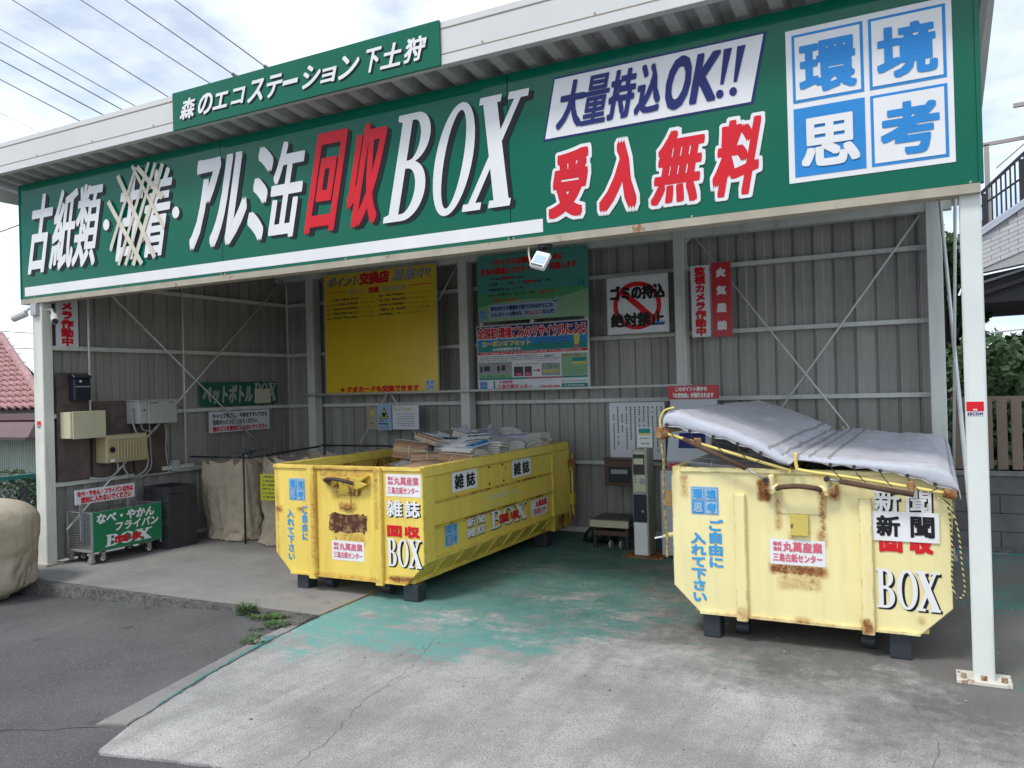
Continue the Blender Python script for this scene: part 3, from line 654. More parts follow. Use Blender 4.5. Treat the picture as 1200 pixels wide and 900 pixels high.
b = board('notice_board', 'white carbon offset board with blue header and red title on the back wall', -4.715, -3.335, 1.632, 2.37, YB, M_wb, frame=W_girt)
t = front(YB)
t.rect('navy', -4.715, -3.335, 2.225, 2.37, 1); t.line('white', '全国初!環境ごみのリサイクルによる', -4.71, -3.34, 2.222, 2.362, .014, 0, 2); t.line('red', '全国初!環境ごみのリサイクルによる', -4.71, -3.34, 2.228, 2.358, .006, 0, 3.2)
t.rect('teal', -4.712, -3.34, 2.075, 2.222, 1); t.rect('blue', -4.712, -3.34, 2.15, 2.222, 2); t.line('yel', 'カーボンオフセット', -4.66, -4.02, 2.135, 2.205, .006, 0, 3.2)
t.line('white', 'は地球環境を守る', -4.52, -4.15, 2.085, 2.12, .002, 0, 3.2)
for k in range(4): t.scrib('navy', -3.95, -3.58, 2.19 - k * .03, .008, 3.2, .8)
t.poly('yel', [(-3.49, 2.12), (-3.44, 2.12), (-3.42, 2.22), (-3.50, 2.22)], 3.2); t.rect('pink', -3.49, -3.45, 2.078, 2.13, 3)
t.rect('red', -4.712, -3.34, 2.043, 2.072, 1); t.scrib('white', -4.68, -3.4, 2.05, .014, 2, .8)
for k in range(3): t.scrib('dark', -4.70, -3.95 + .15 * k, 2.015 - k * .022, .010, 1, .8)
t.scrib('teal', -3.86, -3.75, 1.99, .03, 1); t.scrib('pink', -3.95, -3.7, 1.95, .01, 1); t.scrib('dark', -4.23, -3.75, 1.915, .010, 1)
t.rect('lgreen', -4.71, -4.275, 1.77, 1.955, 1); t.rect('grey', -4.70, -4.28, 1.82, 1.945, 2); t.scrib('dark', -4.69, -4.3, 1.84, .09, 3, .5); t.scrib('grn', -4.70, -4.3, 1.78, .025, 3, .7)
t.rect('dark', -4.25, -4.13, 1.785, 1.895, 1); t.rect('dark', -4.115, -4.025, 1.785, 1.895, 1); t.rect('pink', -4.22, -4.15, 1.79, 1.82, 2); t.rect('pink', -4.10, -4.04, 1.79, 1.83, 2)
t.rect('red', -4.005, -3.95, 1.84, 1.85, 1); t.poly('red', [(-3.95, 1.825), (-3.915, 1.845), (-3.95, 1.865)], 1)
t.rect('grey', -3.90, -3.675, 1.785, 1.92, 1); t.scrib('yel', -3.88, -3.69, 1.81, .05, 2, .7); t.scrib('grn', -3.88, -3.69, 1.86, .04, 2, .7)
t.rect('lgreen', -3.655, -3.345, 1.775, 2.02, 1); t.scrib('red', -3.63, -3.4, 1.99, .022, 2); t.rect('teal', -3.52, -3.36, 1.93, 1.97, 2); t.rect('yel', -3.52, -3.36, 1.90, 1.925, 2)
for k in range(6): t.scrib('grn', -3.64, -3.37, 1.87 - k * .017, .007, 2)
t.rect('teal', -4.71, -3.345, 1.752, 1.772, 1); t.rect('pink', -4.1, -3.65, 1.755, 1.768, 2)
eco_logo(t, -4.70, -4.60, 1.64, 1.735, 1, 'blue', 'pale'); t.rect('teal', -4.52, -4.50, 1.645, 1.74, 1); t.line('pink', '丸萬産業', -4.45, -4.27, 1.71, 1.742, .002, 0, 1)
t.line('pink', '三島古紙センター', -4.47, -4.02, 1.642, 1.70, .004, 0, 1); t.line('red', '0120-973-7866', -3.92, -3.68, 1.65, 1.68, .002, 0, 1)
t.rect('teal', -3.66, -3.35, 1.645, 1.69, 1); t.scrib('white', -3.62, -3.39, 1.66, .015, 2); t.scrib('dark', -3.66, -3.37, 1.71, .01, 1); t.build(b, K)

b = board('notice_board', 'white no-dumping notice with red crossed ring beside the middle post', -3.09, -2.44, 2.205, 2.795, YB, M_wb, frame=W_girt)
t = front(YB); cu, cv = -2.765, 2.49
ring = lambda r0, r1, n=36: [(i, (i + 1) % n, (i + 1) % n + n, i + n) for i in range(n)]
n = 36; t._put('red', 1, [(cu + .265 * cos(2 * pi * k / n), cv + .255 * sin(2 * pi * k / n), 0) for k in range(n)] + [(cu + .215 * cos(2 * pi * k / n), cv + .205 * sin(2 * pi * k / n), 0) for k in range(n)], ring(0, 0))
t.poly('red', [(cu - .20, cv + .15), (cu - .16, cv + .20), (cu + .20, cv - .13), (cu + .16, cv - .18)], 1.3)
t.line('black', 'ゴミの持込', -3.07, -2.46, 2.555, 2.71, .010, 0, 2.4); t.line('black', '絶対禁止', -3.06, -2.47, 2.27, 2.42, .010, 0, 2.4); t.scrib('blue', -2.57, -2.46, 2.285, .03, 3.8); t.build(b, K)

b = board('vertical_sign', 'narrow white sign with red characters right of the middle post', -2.185, -1.995, 2.12, 2.85, YB, M_wb)
t = front(YB); t.vline('red', '監視カメラ作動中', -2.145, -2.035, 2.835, 2.135, .008, 1); t.build(b, K)
b = board('vertical_sign', 'narrow red fire warning sign with four white characters on back wall', -1.975, -1.78, 2.115, 2.865, YB, M_rb)
t = front(YB)
for i, ch in enumerate('火気厳禁'): t.char('white', ch, -1.93, -1.825, 2.71 - i * .178, 2.81 - i * .178, 0, .011, 1)
t.build(b, K)
b = board('notice_board', 'white notice of vertical black text behind the ticket kiosk', -3.11, -2.50, .86, 1.465, YB, M_wb)
t = front(YB)
for k in range(12):
    u = -2.54 - k * .048; h = [.45, .5, .42, .5, .3, .48, .5, .35, .45, .3, .4, .46][k]; vv = 1.42 - (.08 if k in (9, 11) else 0)
    r = random.Random(k)
    while vv > 1.42 - h:
        t.rect('dark', u, u + .014, vv - .016, vv, 1); vv -= .024 if r.random() < .85 else .05
t.build(b, K)
for nm, lab, a, c, z0, z1, col in (('paper_notice', 'small yellowed notice, leftmost of three under the yellow board', -6.34, -6.20, 1.18, 1.46, mat('old_paper', (.42, .38, .28), .7)), ('paper_notice', 'hazard notice with yellow triangle under the yellow board', -6.195, -5.98, 1.17, 1.495, K['pale']), ('paper_notice', 'white laminated notice right of the hazard triangle', -5.965, -5.575, 1.18, 1.475, M_wb)):
    b = board(nm, lab, a, c, z0, z1, YB, col, group='notices under the yellow board', th=.006); t = front(YB)
    if 'hazard notice' in lab:
        t.poly('black', [(-6.155, 1.315), (-6.02, 1.315), (-6.088, 1.465)], 1); t.poly('yel', [(-6.14, 1.323), (-6.035, 1.323), (-6.088, 1.445)], 2); t.rect('black', -6.11, -6.065, 1.335, 1.39, 3)
        for k in range(2): t.scrib('navy', -6.17, -6.01, 1.275 - .035 * k, .024, 1)
        for k in range(3): t.scrib('dark', -6.17, -6.01, 1.215 - .014 * k, .006, 1)
    elif 'yellowed' in lab: t.poly('yel', [(-6.31, 1.36), (-6.23, 1.36), (-6.27, 1.44)], 1); t.scrib('dark', -6.31, -6.24, 1.25, .02, 1)
    else:
        t.scrib('faint', -5.93, -5.68, 1.41, .04, 1)
        for k in range(6): t.scrib('dark', -5.90 + .02 * (k % 2), -5.63, 1.365 - .028 * k, .008, 1, .85)
    t.build(b, K)

# left wall notices (facing +X)
XW = -7.84
b = board('vertical_sign', 'white camera warning sign with red characters beside the left post', 5.14, 5.375, 2.195, 2.95, XW, M_wb, faceX=True, group=None)
t = side(XW); t.vline('red', '監視カメラ作動中', 5.185, 5.32, 2.93, 2.205, .009, 1); t.build(b, K)
b = board('wall_sign', 'dark green plastic bottle box sign on the left wall', 6.93, 8.22, 1.535, 1.825, XW, M_db, faceX=True)
t = side(XW); t.line('edge', 'ペットボトル', 6.95, 7.76, 1.555, 1.80, .010, .1, 1)
for ch, a, c in (('sB', 7.78, 7.91), ('sO', 7.90, 8.03), ('sX', 8.03, 8.19)): t.char('edge', ch, a, c, 1.57, 1.81, .1, .003, 1)
t.rect('cream', 7.80, 8.08, 1.545, 1.73, 3); t.build(b, K)
for k in range(1): pass
b = board('wall_sign', 'white notice on washing caps below the green bottle sign', 7.06, 8.06, 1.20, 1.46, XW, M_wb, faceX=True)
t = side(XW); t.line('dark', 'キャップを外し、中身をすすいでから', 7.10, 8.02, 1.375, 1.44, .003, 0, 1); t.line('dark', '回収ボックスに 入れてください。', 7.10, 7.88, 1.295, 1.36, .003, 0, 1); t.line('red', '他のゴミを絶対に入れないでください', 7.10, 8.02, 1.215, 1.28, .004, 0, 1); t.build(b, K)

# ------------------------------------------------------------------ boxes on the left wall
M_wood = mat('dark_weathered_plywood', (.10, .075, .066), .8, vary=(7, .35), streak=.3, bump=(12, .3, .004))
for (a, c, z0, z1, lab) in ((5.12, 5.46, .83, 1.93, 'dark plywood backing board behind the mailbox and cream box'), (5.50, 5.93, .83, 1.63, 'dark plywood backing board behind the tan ribbed box'), (6.0, 6.42, .80, 1.40, 'dark plywood backing board under the grey control box')):
    o = part(bx(-7.845, -7.822, a, c, z0, z1), 'backing_board', M_wood, None, bevel=.002); tag(o, lab, 'board', 'plywood boards on the left wall')
mbx = thing('mailbox', 'small dark blue mailbox with slot on the left wall', 'mailbox', (-7.82, 5.33, 1.64))
M_mb = mat('dark_blue_metal', (.015, .018, .03), .35)
part(bx(-7.821, -7.72, 5.235, 5.42, 1.645, 1.87), 'body', M_mb, mbx, bevel=.012, seg=2)
part(MB().prism([(-7.821, 1.871), (-7.705, 1.871), (-7.705, 1.882), (-7.74, 1.905), (-7.821, 1.915)], 'y', 5.23, 5.425), 'lid', M_mb, mbx, bevel=.004)
part(bx(-7.719, -7.715, 5.25, 5.405, 1.78, 1.79), 'slot', K['grey'], mbx); part(MB().cyl((-7.719, 5.30, 1.84), (-7.712, 5.30, 1.84), .012, 12), 'lock', K['white'], mbx)
cb = thing('junction_box', 'plain cream junction box fixed below the mailbox', 'electrical box', (-7.81, 5.3, 1.26))
M_cream = mat('cream_plastic', (.55, .53, .36), .4, vary=(3, .06)); M_tan = mat('tan_plastic', (.40, .34, .19), .4, vary=(3, .1))
part(bx(-7.821, -7.66, 5.14, 5.52, 1.262, 1.53), 'body', M_cream, cb, bevel=.008, seg=2); part(bx(-7.659, -7.645, 5.16, 5.525, 1.256, 1.535), 'cover', M_cream, cb, bevel=.006, seg=2)
tb = thing('ribbed_box', 'tan ribbed plastic control box with dark oval window', 'electrical box', (-7.81, 5.78, .97))
part(bx(-7.821, -7.64, 5.52, 6.02, .98, 1.275), 'body', M_tan, tb, bevel=.015, seg=2)
for k in range(9): part(bx(-7.639, -7.628, 5.645 + k * .036, 5.663 + k * .036, 1.01, 1.20), 'rib', M_tan, tb, bevel=.004)
part(bx(-7.639, -7.630, 5.54, 6.0, 1.225, 1.262), 'name_strip', mat('tan_light', (.48, .42, .26), .4), tb, bevel=.003)
part(MB().cyl((-7.639, 5.585, 1.12), (-7.628, 5.585, 1.12), .03, 20), 'window', K['black'], tb)
part(bx(-7.639, -7.631, 5.565, 5.605, .995, 1.02), 'latch', K['white'], tb)
gb_ = thing('control_box', 'grey steel control box with keyhole high on the left wall', 'electrical box', (-7.82, 6.15, 1.36))
M_gbx = mat('light_grey_steel', (.42, .43, .42), .4, vary=(3, .05), streak=.2)
part(bx(-7.821, -7.62, 5.90, 6.38, 1.375, 1.62), 'body', M_gbx, gb_, bevel=.004); part(bx(-7.619, -7.605, 6.01, 6.385, 1.37, 1.622), 'door', M_gbx, gb_, bevel=.004); part(bx(-7.619, -7.613, 5.905, 6.0, 1.38, 1.61), 'side_cover', M_gbx, gb_, bevel=.003)
part(bx(-7.83, -7.60, 5.89, 6.39, 1.6225, 1.632), 'lid', M_gbx, gb_); part(MB().cyl((-7.613, 5.96, 1.52), (-7.606, 5.96, 1.52), .010, 10), 'keyhole', K['black'], gb_)
part(bx(-7.6049, -7.602, 6.03, 6.13, 1.592, 1.60), 'vent_slot', K['black'], gb_); part(bx(-7.6049, -7.602, 6.27, 6.35, 1.594, 1.60), 'vent_slot', K['black'], gb_)
def curve_pts(ps, n=8):
    P = [Vector(p) for p in ps]; P = [P[0] * 2 - P[1]] + P + [P[-1] * 2 - P[-2]]; o = []
    for i in range(1, len(P) - 2):
        for k in range(n):
            t_ = k / n; a, b_, c, d = P[i - 1:i + 3]
            o.append(.5 * ((2 * b_) + (-a + c) * t_ + (2 * a - 5 * b_ + 4 * c - d) * t_ ** 2 + (-a + 3 * b_ - 3 * c + d) * t_ ** 3))
    o.append(P[-2]); return o
M_cab = mat('grey_cable', (.34, .34, .33), .5)
def wire(pts, r, name, label, cat, m_=M_cab, group=None, n=6):
    o = part(MB().tube(curve_pts(pts), r, n), name, m_, None, smooth=True); return tag(o, label, cat, group)
X_ = -7.70
wire([(X_, 5.92, 1.56), (X_ + .02, 5.85, 1.50), (X_ + .02, 5.90, 1.30), (X_, 6.05, 1.10), (X_, 6.04, .88), (X_, 5.86, .80), (X_, 5.77, .90), (X_, 5.76, .99)], .011, 'cable', 'thick grey cable looping from the control box under the ribbed box', 'cable', group='cables on the left wall')
wire([(X_, 5.98, 1.38), (X_, 6.02, 1.30), (X_, 6.15, 1.29), (X_, 6.25, 1.38)], .009, 'cable', 'short grey cable sagging right under the grey control box', 'cable', group='cables on the left wall')
wire([(X_, 6.09, 1.38), (X_, 6.10, 1.10), (X_, 6.10, .90), (X_, 6.0, .80), (X_, 5.9, .78)], .007, 'cable', 'thin cable dropping straight from the middle of the control box', 'cable', group='cables on the left wall')
wire([(X_, 6.29, 1.38), (X_, 6.31, 1.25), (X_, 6.30, 1.05), (X_, 6.33, .86)], .007, 'cable', 'thin cable dropping from the right end of the control box', 'cable', group='cables on the left wall')
wire([(X_, 5.69, .99), (X_, 5.68, .88), (X_, 5.55, .82), (X_ - .08, 5.42, .84)], .011, 'cable', 'grey cable bending left from under the ribbed box', 'cable', group='cables on the left wall')
tag(part(MB().cyl((-7.80, 5.46, 1.53), (-7.80, 5.46, 3.2), .012, 8), 'conduit_pipe', W_girt, smooth=True), 'thin white conduit rising from the cream box', 'pipe', 'conduits on the left wall')
tag(part(MB().cyl((-7.80, 6.66, .86), (-7.80, 6.66, 3.2), .010, 8), 'conduit_pipe', W_girt, smooth=True), 'thin white conduit rising left of the green bottle sign', 'pipe', 'conduits on the left wall')
tag(part(bx(-7.845, -7.80, 6.34, 6.78, .82, .865), 'cable_duct', W_girt, bevel=.004), 'short white cable duct behind the brown sacks', 'cable duct')
o = tag(part(bx(-7.845, -7.76, 6.46, 6.54, .80, .93), 'outlet_box', M_gbx, bevel=.006), 'small grey socket box at the end of the cable duct', 'electrical box')

# ------------------------------------------------------------------ cart with green sign
M_wire = mat('galvanised_wire', (.38, .39, .39), .35, .7, vary=(20, .15)); M_gal = mat('galvanised_steel', (.40, .40, .40), .45, .5, vary=(8, .15))
ct = thing('mesh_cart', 'low galvanised wire mesh cart carrying a green frying pan sign', 'cart', (-7.65, 5.6, .008))
cx0, cx1, cy0, cy1, cz0, cz1 = -7.83, -7.45, 5.20, 6.0, .15, .52
for nm, pts in (('end_grid', [('x', cy0)]), ('end_grid', [('x', cy1)]), ('side_grid', [('y', cx0)]), ('side_grid', [('y', cx1)])):
    mb = MB(); ax, d = pts[0]; a0, a1 = (cx0, cx1) if ax == 'x' else (cy0, cy1)
    k = a0
    while k <= a1 + .001:
        p_, q_ = ((k, d, cz0), (k, d, cz1)) if ax == 'x' else ((d, k, cz0), (d, k, cz1)); mb.tube([p_, q_], .0022, 4); k += .025 if ax == 'x' else .05
    z = cz0
    while z <= cz1 + .001:
        p_, q_ = ((a0, d, z), (a1, d, z)) if ax == 'x' else ((d, a0, z), (d, a1, z)); mb.tube([p_, q_], .0022, 4); z += .025
    part(mb, nm, M_wire, ct)
for a in (cx0, cx1):
    for b_ in (cy0, cy1): part(MB().cyl((a, b_, .10), (a, b_, cz1 + .01), .010, 8), 'corner_post', M_gal, ct)
part(MB().box(cx0 - .01, cx1 + .01, cy0 - .01, cy1 + .01, .125, .149), 'base', M_gal, ct, bevel=.003)
for z in (cz1,):
    mb = MB(); c_ = [(cx0, cy0, z), (cx1, cy0, z), (cx1, cy1, z), (cx0, cy1, z)]
    for i in range(4): mb.tube([c_[i], c_[(i + 1) % 4]], .006, 6)
    part(mb, 'top_rim', M_gal, ct)
for a, b_ in ((cx0 + .05, cy0 + .12), (cx1 - .02, cy0 + .12), (cx0 + .05, cy1 - .14), (cx1 - .02, cy1 - .14)):
    wh = part(MB().cyl((a - .012, b_, .053), (a + .012, b_, .053), .043, 20), 'wheel', mat('rubber', (.05, .05, .05), .7), ct); part(MB().cyl((a - .015, b_, .053), (a + .015, b_, .053), .026, 16), 'hub', K['white'], wh)
    part(MB().box(a - .022, a - .017, b_ - .02, b_ + .02, .045, .124).box(a + .017, a + .022, b_ - .02, b_ + .02, .045, .124).box(a - .022, a + .022, b_ - .03, b_ + .03, .115, .1245), 'fork', M_gal, ct)
part(MB().box(cx1 - .06, cx1 - .01, cy0 + .0, cy0 + .03, .04, .124).prism([(cx1 - .08, .03), (cx1 + .0, .03), (cx1 - .02, .06), (cx1 - .06, .06)], 'y', cy0 - .005, cy0 + .035), 'foot', M_gal, ct)
part(MB().box(cx0 + .0, cx0 + .05, cy0 + .0, cy0 + .03, .04, .124), 'foot', M_gal, ct)
b = board('cart_sign', 'dark green pots and frying pans board on the cart side', 5.20, 6.0, .135, .525, -7.425, mat('cart_green', (.012, .20, .085), .4), faceX=True, th=.012)
t = side(-7.425); t.line('white', 'なべ・やかん', 5.22, 5.90, .405, .515, .006, .15, 1, slope=.0); t.line('white', 'フライパン', 5.42, 5.95, .305, .405, .005, .15, 1)
for ch, a, c in (('sB', 5.32, 5.47), ('sO', 5.48, 5.65), ('sX', 5.66, 5.86)): t.char('white', ch, a, c, .165, .285, .1, .004, 1)
t.line('red', '回収', 5.42, 5.75, .19, .255, .007, 0, 2.4); t.build(b, K)
b = board('stake_sign', 'small white sign with red text standing behind the mesh cart', 5.10, 5.77, .61, .755, -7.55, M_wb, faceX=True, th=.008)
t = side(-7.55); t.line('red', 'なべ・やかん・フライパン以外は', 5.12, 5.75, .685, .745, .004, 0, 1); t.line('red', '絶対に入れないでください', 5.16, 5.73, .62, .685, .004, 0, 1); t.build(b, K)
for y in (5.17, 5.70): part(bx(-7.57, -7.562, y - .014, y + .014, .25, .62), 'leg', M_gal, b)

# black crates
M_cr = mat('black_crate_plastic', (.045, .045, .05), .3, vary=(8, .2))
def make_crate():
    root = thing('folding_crate', 'x', 'crate', (0, 0, 0))
    W2, L2, H = .20, .185, .083
    mb = MB().box(-W2, W2, -L2, L2, 0, .008)
    for s in (-1, 1):
        mb.box(s * W2 - .008, s * W2 + .008, -L2, L2, .0, .018); mb.box(s * W2 - .008, s * W2 + .008, -L2, L2, H - .018, H)
        mb.box(-W2, W2, s * L2 - .008, s * L2 + .008, .0, .018); mb.box(-W2, W2, s * L2 - .008, s * L2 + .008, H - .018, H)
    part(mb, 'frame', M_cr, root, local=True, bevel=.002)
    for s in (-1, 1):
        mb = MB()
        for k in range(6): y = -L2 + .02 + k * (2 * L2 - .04) / 5; mb.box(s * W2 - .004, s * W2 + .009, y - .008, y + .008, .018, H - .018)
        mb.box(s * W2 - .003, s * W2 + .003, -L2, L2, .018, H - .018); part(mb, 'side_grid', M_cr, root, local=True)
        mb = MB()
        for k in range(5): x = -W2 + .02 + k * (2 * W2 - .04) / 4; mb.box(x - .008, x + .008, s * L2 - .009, s * L2 + .009, .018, H - .018)
        mb.box(-W2, W2, s * L2 - .003, s * L2 + .003, .018, H - .018); part(mb, 'end_grid', M_cr, root, local=True)
    return root
def copy_tree(o, parent=None):
    c = o.copy(); COL.objects.link(c); c.parent = parent
    for ch in list(o.children): copy_tree(ch, c)
    return c
proto = make_crate(); ordn = ['lowest', 'second from the floor', 'third from the floor', 'fourth from the floor', 'fourth from the top', 'third from the top', 'second from the top', 'topmost']
for k in range(8):
    o = proto if k == 0 else copy_tree(proto)
    o.location = (-7.57 + rnd.uniform(-.012, .012), 6.24 + rnd.uniform(-.015, .015), .009 + k * .0835); o.rotation_euler = (0, 0, rnd.uniform(-.03, .03))
    o['label'] = 'black plastic crate, %s in the stack beside the mesh cart' % ordn[k]; o['group'] = 'black crates stacked by the left wall'

# ------------------------------------------------------------------ sacks
M_sack = mat('tan_woven_sack', (.45, .39, .29), .85, vary=(2.5, .14), bump=(9, .45, .03), streak=.12)
M_sack2 = mat('tan_woven_sack_dusty', (.43, .365, .27), .85, vary=(2.5, .18), bump=(9, .55, .03), streak=.2)
from mathutils import noise as mn
import numpy as np
def drape(nu, nv, P0, rest_u, rest_v, pinned, content, floor, steps, g=.0011, damp=.97, seed=0, puff=None):
    """settle a tube of cloth (nu round, nv+1 high) by position based dynamics: it hangs from pinned points round a lumpy load"""
    rs = np.random.RandomState(seed); P = P0 + rs.normal(0, .004, P0.shape); P[pinned] = P0[pinned]; V = np.zeros_like(P)
    idx = np.arange((nv + 1) * nu).reshape(nv + 1, nu)
    def pairs(a, b_, r): return a.ravel(), b_.ravel(), np.broadcast_to(r, a.shape).ravel().copy()
    ru = np.repeat(rest_u[:, None], nu, 1); rv = np.repeat(rest_v[:, None], nu, 1); R = np.roll
    cons = [(*pairs(idx, R(idx, -1, 1), ru), 1.0), (*pairs(idx[:-1], idx[1:], rv), 1.0),
            (*pairs(idx[:-1], R(idx, -1, 1)[1:], np.sqrt(ru[:-1] ** 2 + rv ** 2)), .5), (*pairs(idx[:-1], R(idx, 1, 1)[1:], np.sqrt(ru[:-1] ** 2 + rv ** 2)), .5),
            (*pairs(idx, R(idx, -2, 1), ru * 2), .02), (*pairs(idx[:-2], idx[2:], rv[:-1] + rv[1:]), .02)]
    A = np.concatenate([c[0] for c in cons]); B = np.concatenate([c[1] for c in cons]); L0 = np.concatenate([c[2] for c in cons]); K_ = np.concatenate([np.full(len(c[0]), c[3]) for c in cons])
    n = len(P); deg = np.bincount(A, K_, n) + np.bincount(B, K_, n)
    for st_ in range(steps):
        V *= damp; V[:, 2] -= g
        if puff:
            pc, pr, pz = puff; dd = P - np.array(pc); dd /= np.linalg.norm(dd, axis=1)[:, None] + 1e-6; V += dd * pr * (P[:, 2] < pz)[:, None]
        Q = P + V
        for it in range(5):
            d = Q[B] - Q[A]; ln = np.sqrt((d * d).sum(1)) + 1e-9; c = (d * ((ln - L0) / ln * .5 * K_)[:, None])
            for k in range(3): Q[:, k] += (np.bincount(A, c[:, k], n) - np.bincount(B, c[:, k], n)) / deg * 2.6
            Q = content(Q); Q[:, 2] = np.maximum(Q[:, 2], floor); Q[pinned] = P0[pinned]
        V = np.clip(Q - P, -.03, .03); P = P + V
    return P
def cloth_sack(name, label, base, P, nu, nv, m_, group=None, cap_bottom=True, cap_top=False, rumple=False):
    root = thing(name, label, 'sack', base, 0, group); mb = MB(); P = np.array(P)
    if rumple:
        cx, cy = base[0], base[1]; zt = P[:, 2].max()
        for i in range(len(P)):
            x, y, z = P[i]; a = Vector((x * 2.2, y * 2.2, z * 2.2 + cx)); wx = x + .2 * mn.noise(a); wz = z + .2 * mn.noise(a + Vector((4, 0, 0))); wy = y + .2 * mn.noise(a + Vector((0, 4, 0)))
            low = max(0, 1 - z / (zt * .75)); c = 0
            for (v, wd, am) in ((Vector((wx * 3 + wz * 3, wy * 3, wz * 3.5 + cx)), .13, .045 * low + .006), (Vector((wx * 6 - wz * 4, wy * 6, wz * 6 + cx)), .12, .022 * low + .006), (Vector((wx * 2, wy * 2, wz * 7 + cx)), .10, .035 * low)): c -= max(0, 1 - abs(mn.noise(v)) / wd) * am
            c += mn.noise(a * 1.2) * .09 * low; d = Vector((x - cx, y - cy, 0)); 
            if d.length > .05: d.normalize(); P[i, 0] += d.x * c; P[i, 1] += d.y * c
    mb.v = [tuple(map(float, p)) for p in P]
    mb.f = [(j * nu + i, j * nu + (i + 1) % nu, (j + 1) * nu + (i + 1) % nu, (j + 1) * nu + i) for j in range(nv) for i in range(nu)]
    if cap_bottom: mb.f.append(tuple(range(nu))[::-1])
    if cap_top: mb.f.append(tuple(nv * nu + i for i in range(nu)))
    o = part(mb, 'bag', m_, root, smooth=True); sd_ = o.modifiers.new('fine', 'SUBSURF'); sd_.levels = 1; sd_.render_levels = 1
    return root
def ellip(parts_):
    def f(Q):
        for (c, r_, pw_) in parts_:
            d = (Q - np.array(c)) / np.array(r_); q = (np.abs(d) ** pw_).sum(1) ** (1 / pw_); k = q < 1
            if k.any(): Q[k] = np.array(c) + (Q[k] - np.array(c)) / np.maximum(q[k], .3)[:, None]
        return Q
    return f
def hanging(name, label, cx, cy, hx, hy, top, seed, m_, loads, wide=1.30, tall=1.36, group='sacks hung on the frame'):
    nu, nv = 108, 52; P0 = []; th_ = np.arange(nu) / nu * 2 * np.pi
    for j in range(nv + 1):
        q = j / nv
        for a_ in th_:
            c, d = cos(a_), sin(a_); e = .35; x = math.copysign(abs(c) ** e, c) * hx; y = math.copysign(abs(d) ** e, d) * hy; sc_ = 1.0 if q > .12 else .25 + .75 * (q / .12)
            P0.append((cx + x * sc_, cy + y * sc_, .014 + (top - .014) * max(0, (q - .08) / .92)))
    P0 = np.array(P0); jj_ = np.repeat(np.arange(nv + 1) / nv, nu); rs_ = np.random.RandomState(seed + 50)
    for q_ in range(14):  # start it crumpled, not smooth
        k_ = rs_.normal(0, 11, 3); P0 += np.sin(P0 @ k_ + rs_.uniform(0, 6))[:, None] * rs_.normal(0, .011, 3)[None, :] * np.minimum(1, (1 - jj_) * 6)[:, None]
    per = 2 * (2 * hx + 2 * hy) * .93; H_ = (top) * tall
    ru = np.array([per * (1.0 + (wide - 1.0) * min(1, (1 - j / nv) / .45)) / nu * (1 if j / nv > .12 else .25 + .75 * j / nv / .12) for j in range(nv + 1)]); rv = np.full(nv, H_ / nv)
    top_i = np.arange(nv * nu, (nv + 1) * nu); keep = [i for i in top_i if (i % (nu // 4)) in range(nu // 8 - 3, nu // 8 + 4) or i % 6 == 0]
    P0[keep, 2] += np.array([.014 * sin(i * 1.7) for i in keep])
    P = drape(nu, nv, P0, ru, rv, np.array(keep), ellip(loads), .012, 95, seed=seed)
    return cloth_sack(name, label, (cx, cy, .012), P, nu, nv, m_, group, rumple=True)
hanging('hanging_sack', 'light tan sack hanging open on the frame beside the crates', -7.22, 6.98, .38, .34, .94, 1, M_sack2, [((-7.18, 6.98, .24), (.33, .29, .24), 2.5), ((-7.05, 6.85, .40), (.14, .15, .17), 2), ((-7.36, 6.83, .16), (.13, .13, .12), 2), ((-7.02, 6.78, .14), (.12, .10, .1), 2), ((-7.2, 6.74, .26), (.09, .09, .08), 2)])
hanging('hanging_sack', 'wide brown sack bulging behind the yellow notice', -6.28, 7.20, .50, .44, .97, 2, M_sack2, [((-6.30, 7.18, .26), (.42, .36, .27), 2.6), ((-6.1, 7.1, .5), (.3, .3, .25), 2), ((-6.65, 6.85, .2), (.13, .13, .13), 2), ((-6.4, 6.80, .33), (.12, .1, .1), 2)], wide=1.26)
hanging('hanging_sack', 'brown sack at the far end of the frame behind the skip', -5.55, 7.75, .28, .34, 1.0, 3, M_sack2, [((-5.55, 7.75, .35), (.26, .30, .36), 2.4)])
def tied(cx, cy, z0, z1, r_, seed):
    nu, nv = 132, 76; P0 = []
    prof_ = resample0([(.10, 0), (.34, 0), (r_ * .90, .11), (r_ * 1.0, .34), (r_ * 1.0, .56), (r_ * .97, .72), (r_ * .66, z1 - z0 - .03), (.07, z1 - z0 - .01)], nv)
    for (rr, zz) in prof_:
        for i in range(nu): a_ = i / nu * 2 * pi; P0.append((cx + rr * cos(a_), cy + rr * sin(a_), z0 + zz))
    P0 = np.array(P0); dl = sqrt((prof_[1][0] - prof_[0][0]) ** 2 + (prof_[1][1] - prof_[0][1]) ** 2)
    ru = np.array([2 * pi * max(rr, .30 if j > nv * .5 else rr) * 1.12 / nu for j, (rr, _) in enumerate(prof_)]); rv = np.full(nv, dl * 1.10)
    return P0, ru, rv, nu, nv
def resample0(p, n):
    d = [0]
    for a, b_ in zip(p, p[1:]): d.append(d[-1] + sqrt((a[0] - b_[0]) ** 2 + (a[1] - b_[1]) ** 2))
    o = []
    for k in range(n + 1):
        s_ = d[-1] * k / n; i = min(max(j for j in range(len(d)) if d[j] <= s_ + 1e-9), len(p) - 2); q = (s_ - d[i]) / (d[i + 1] - d[i]); o.append((p[i][0] + (p[i + 1][0] - p[i][0]) * q, p[i][1] + (p[i + 1][1] - p[i][1]) * q))
    return o
cx_, cy_ = -7.62, 4.20
P0, ru, rv, nu_, nv_ = tied(cx_, cy_, -.108, .80, .50, 4)
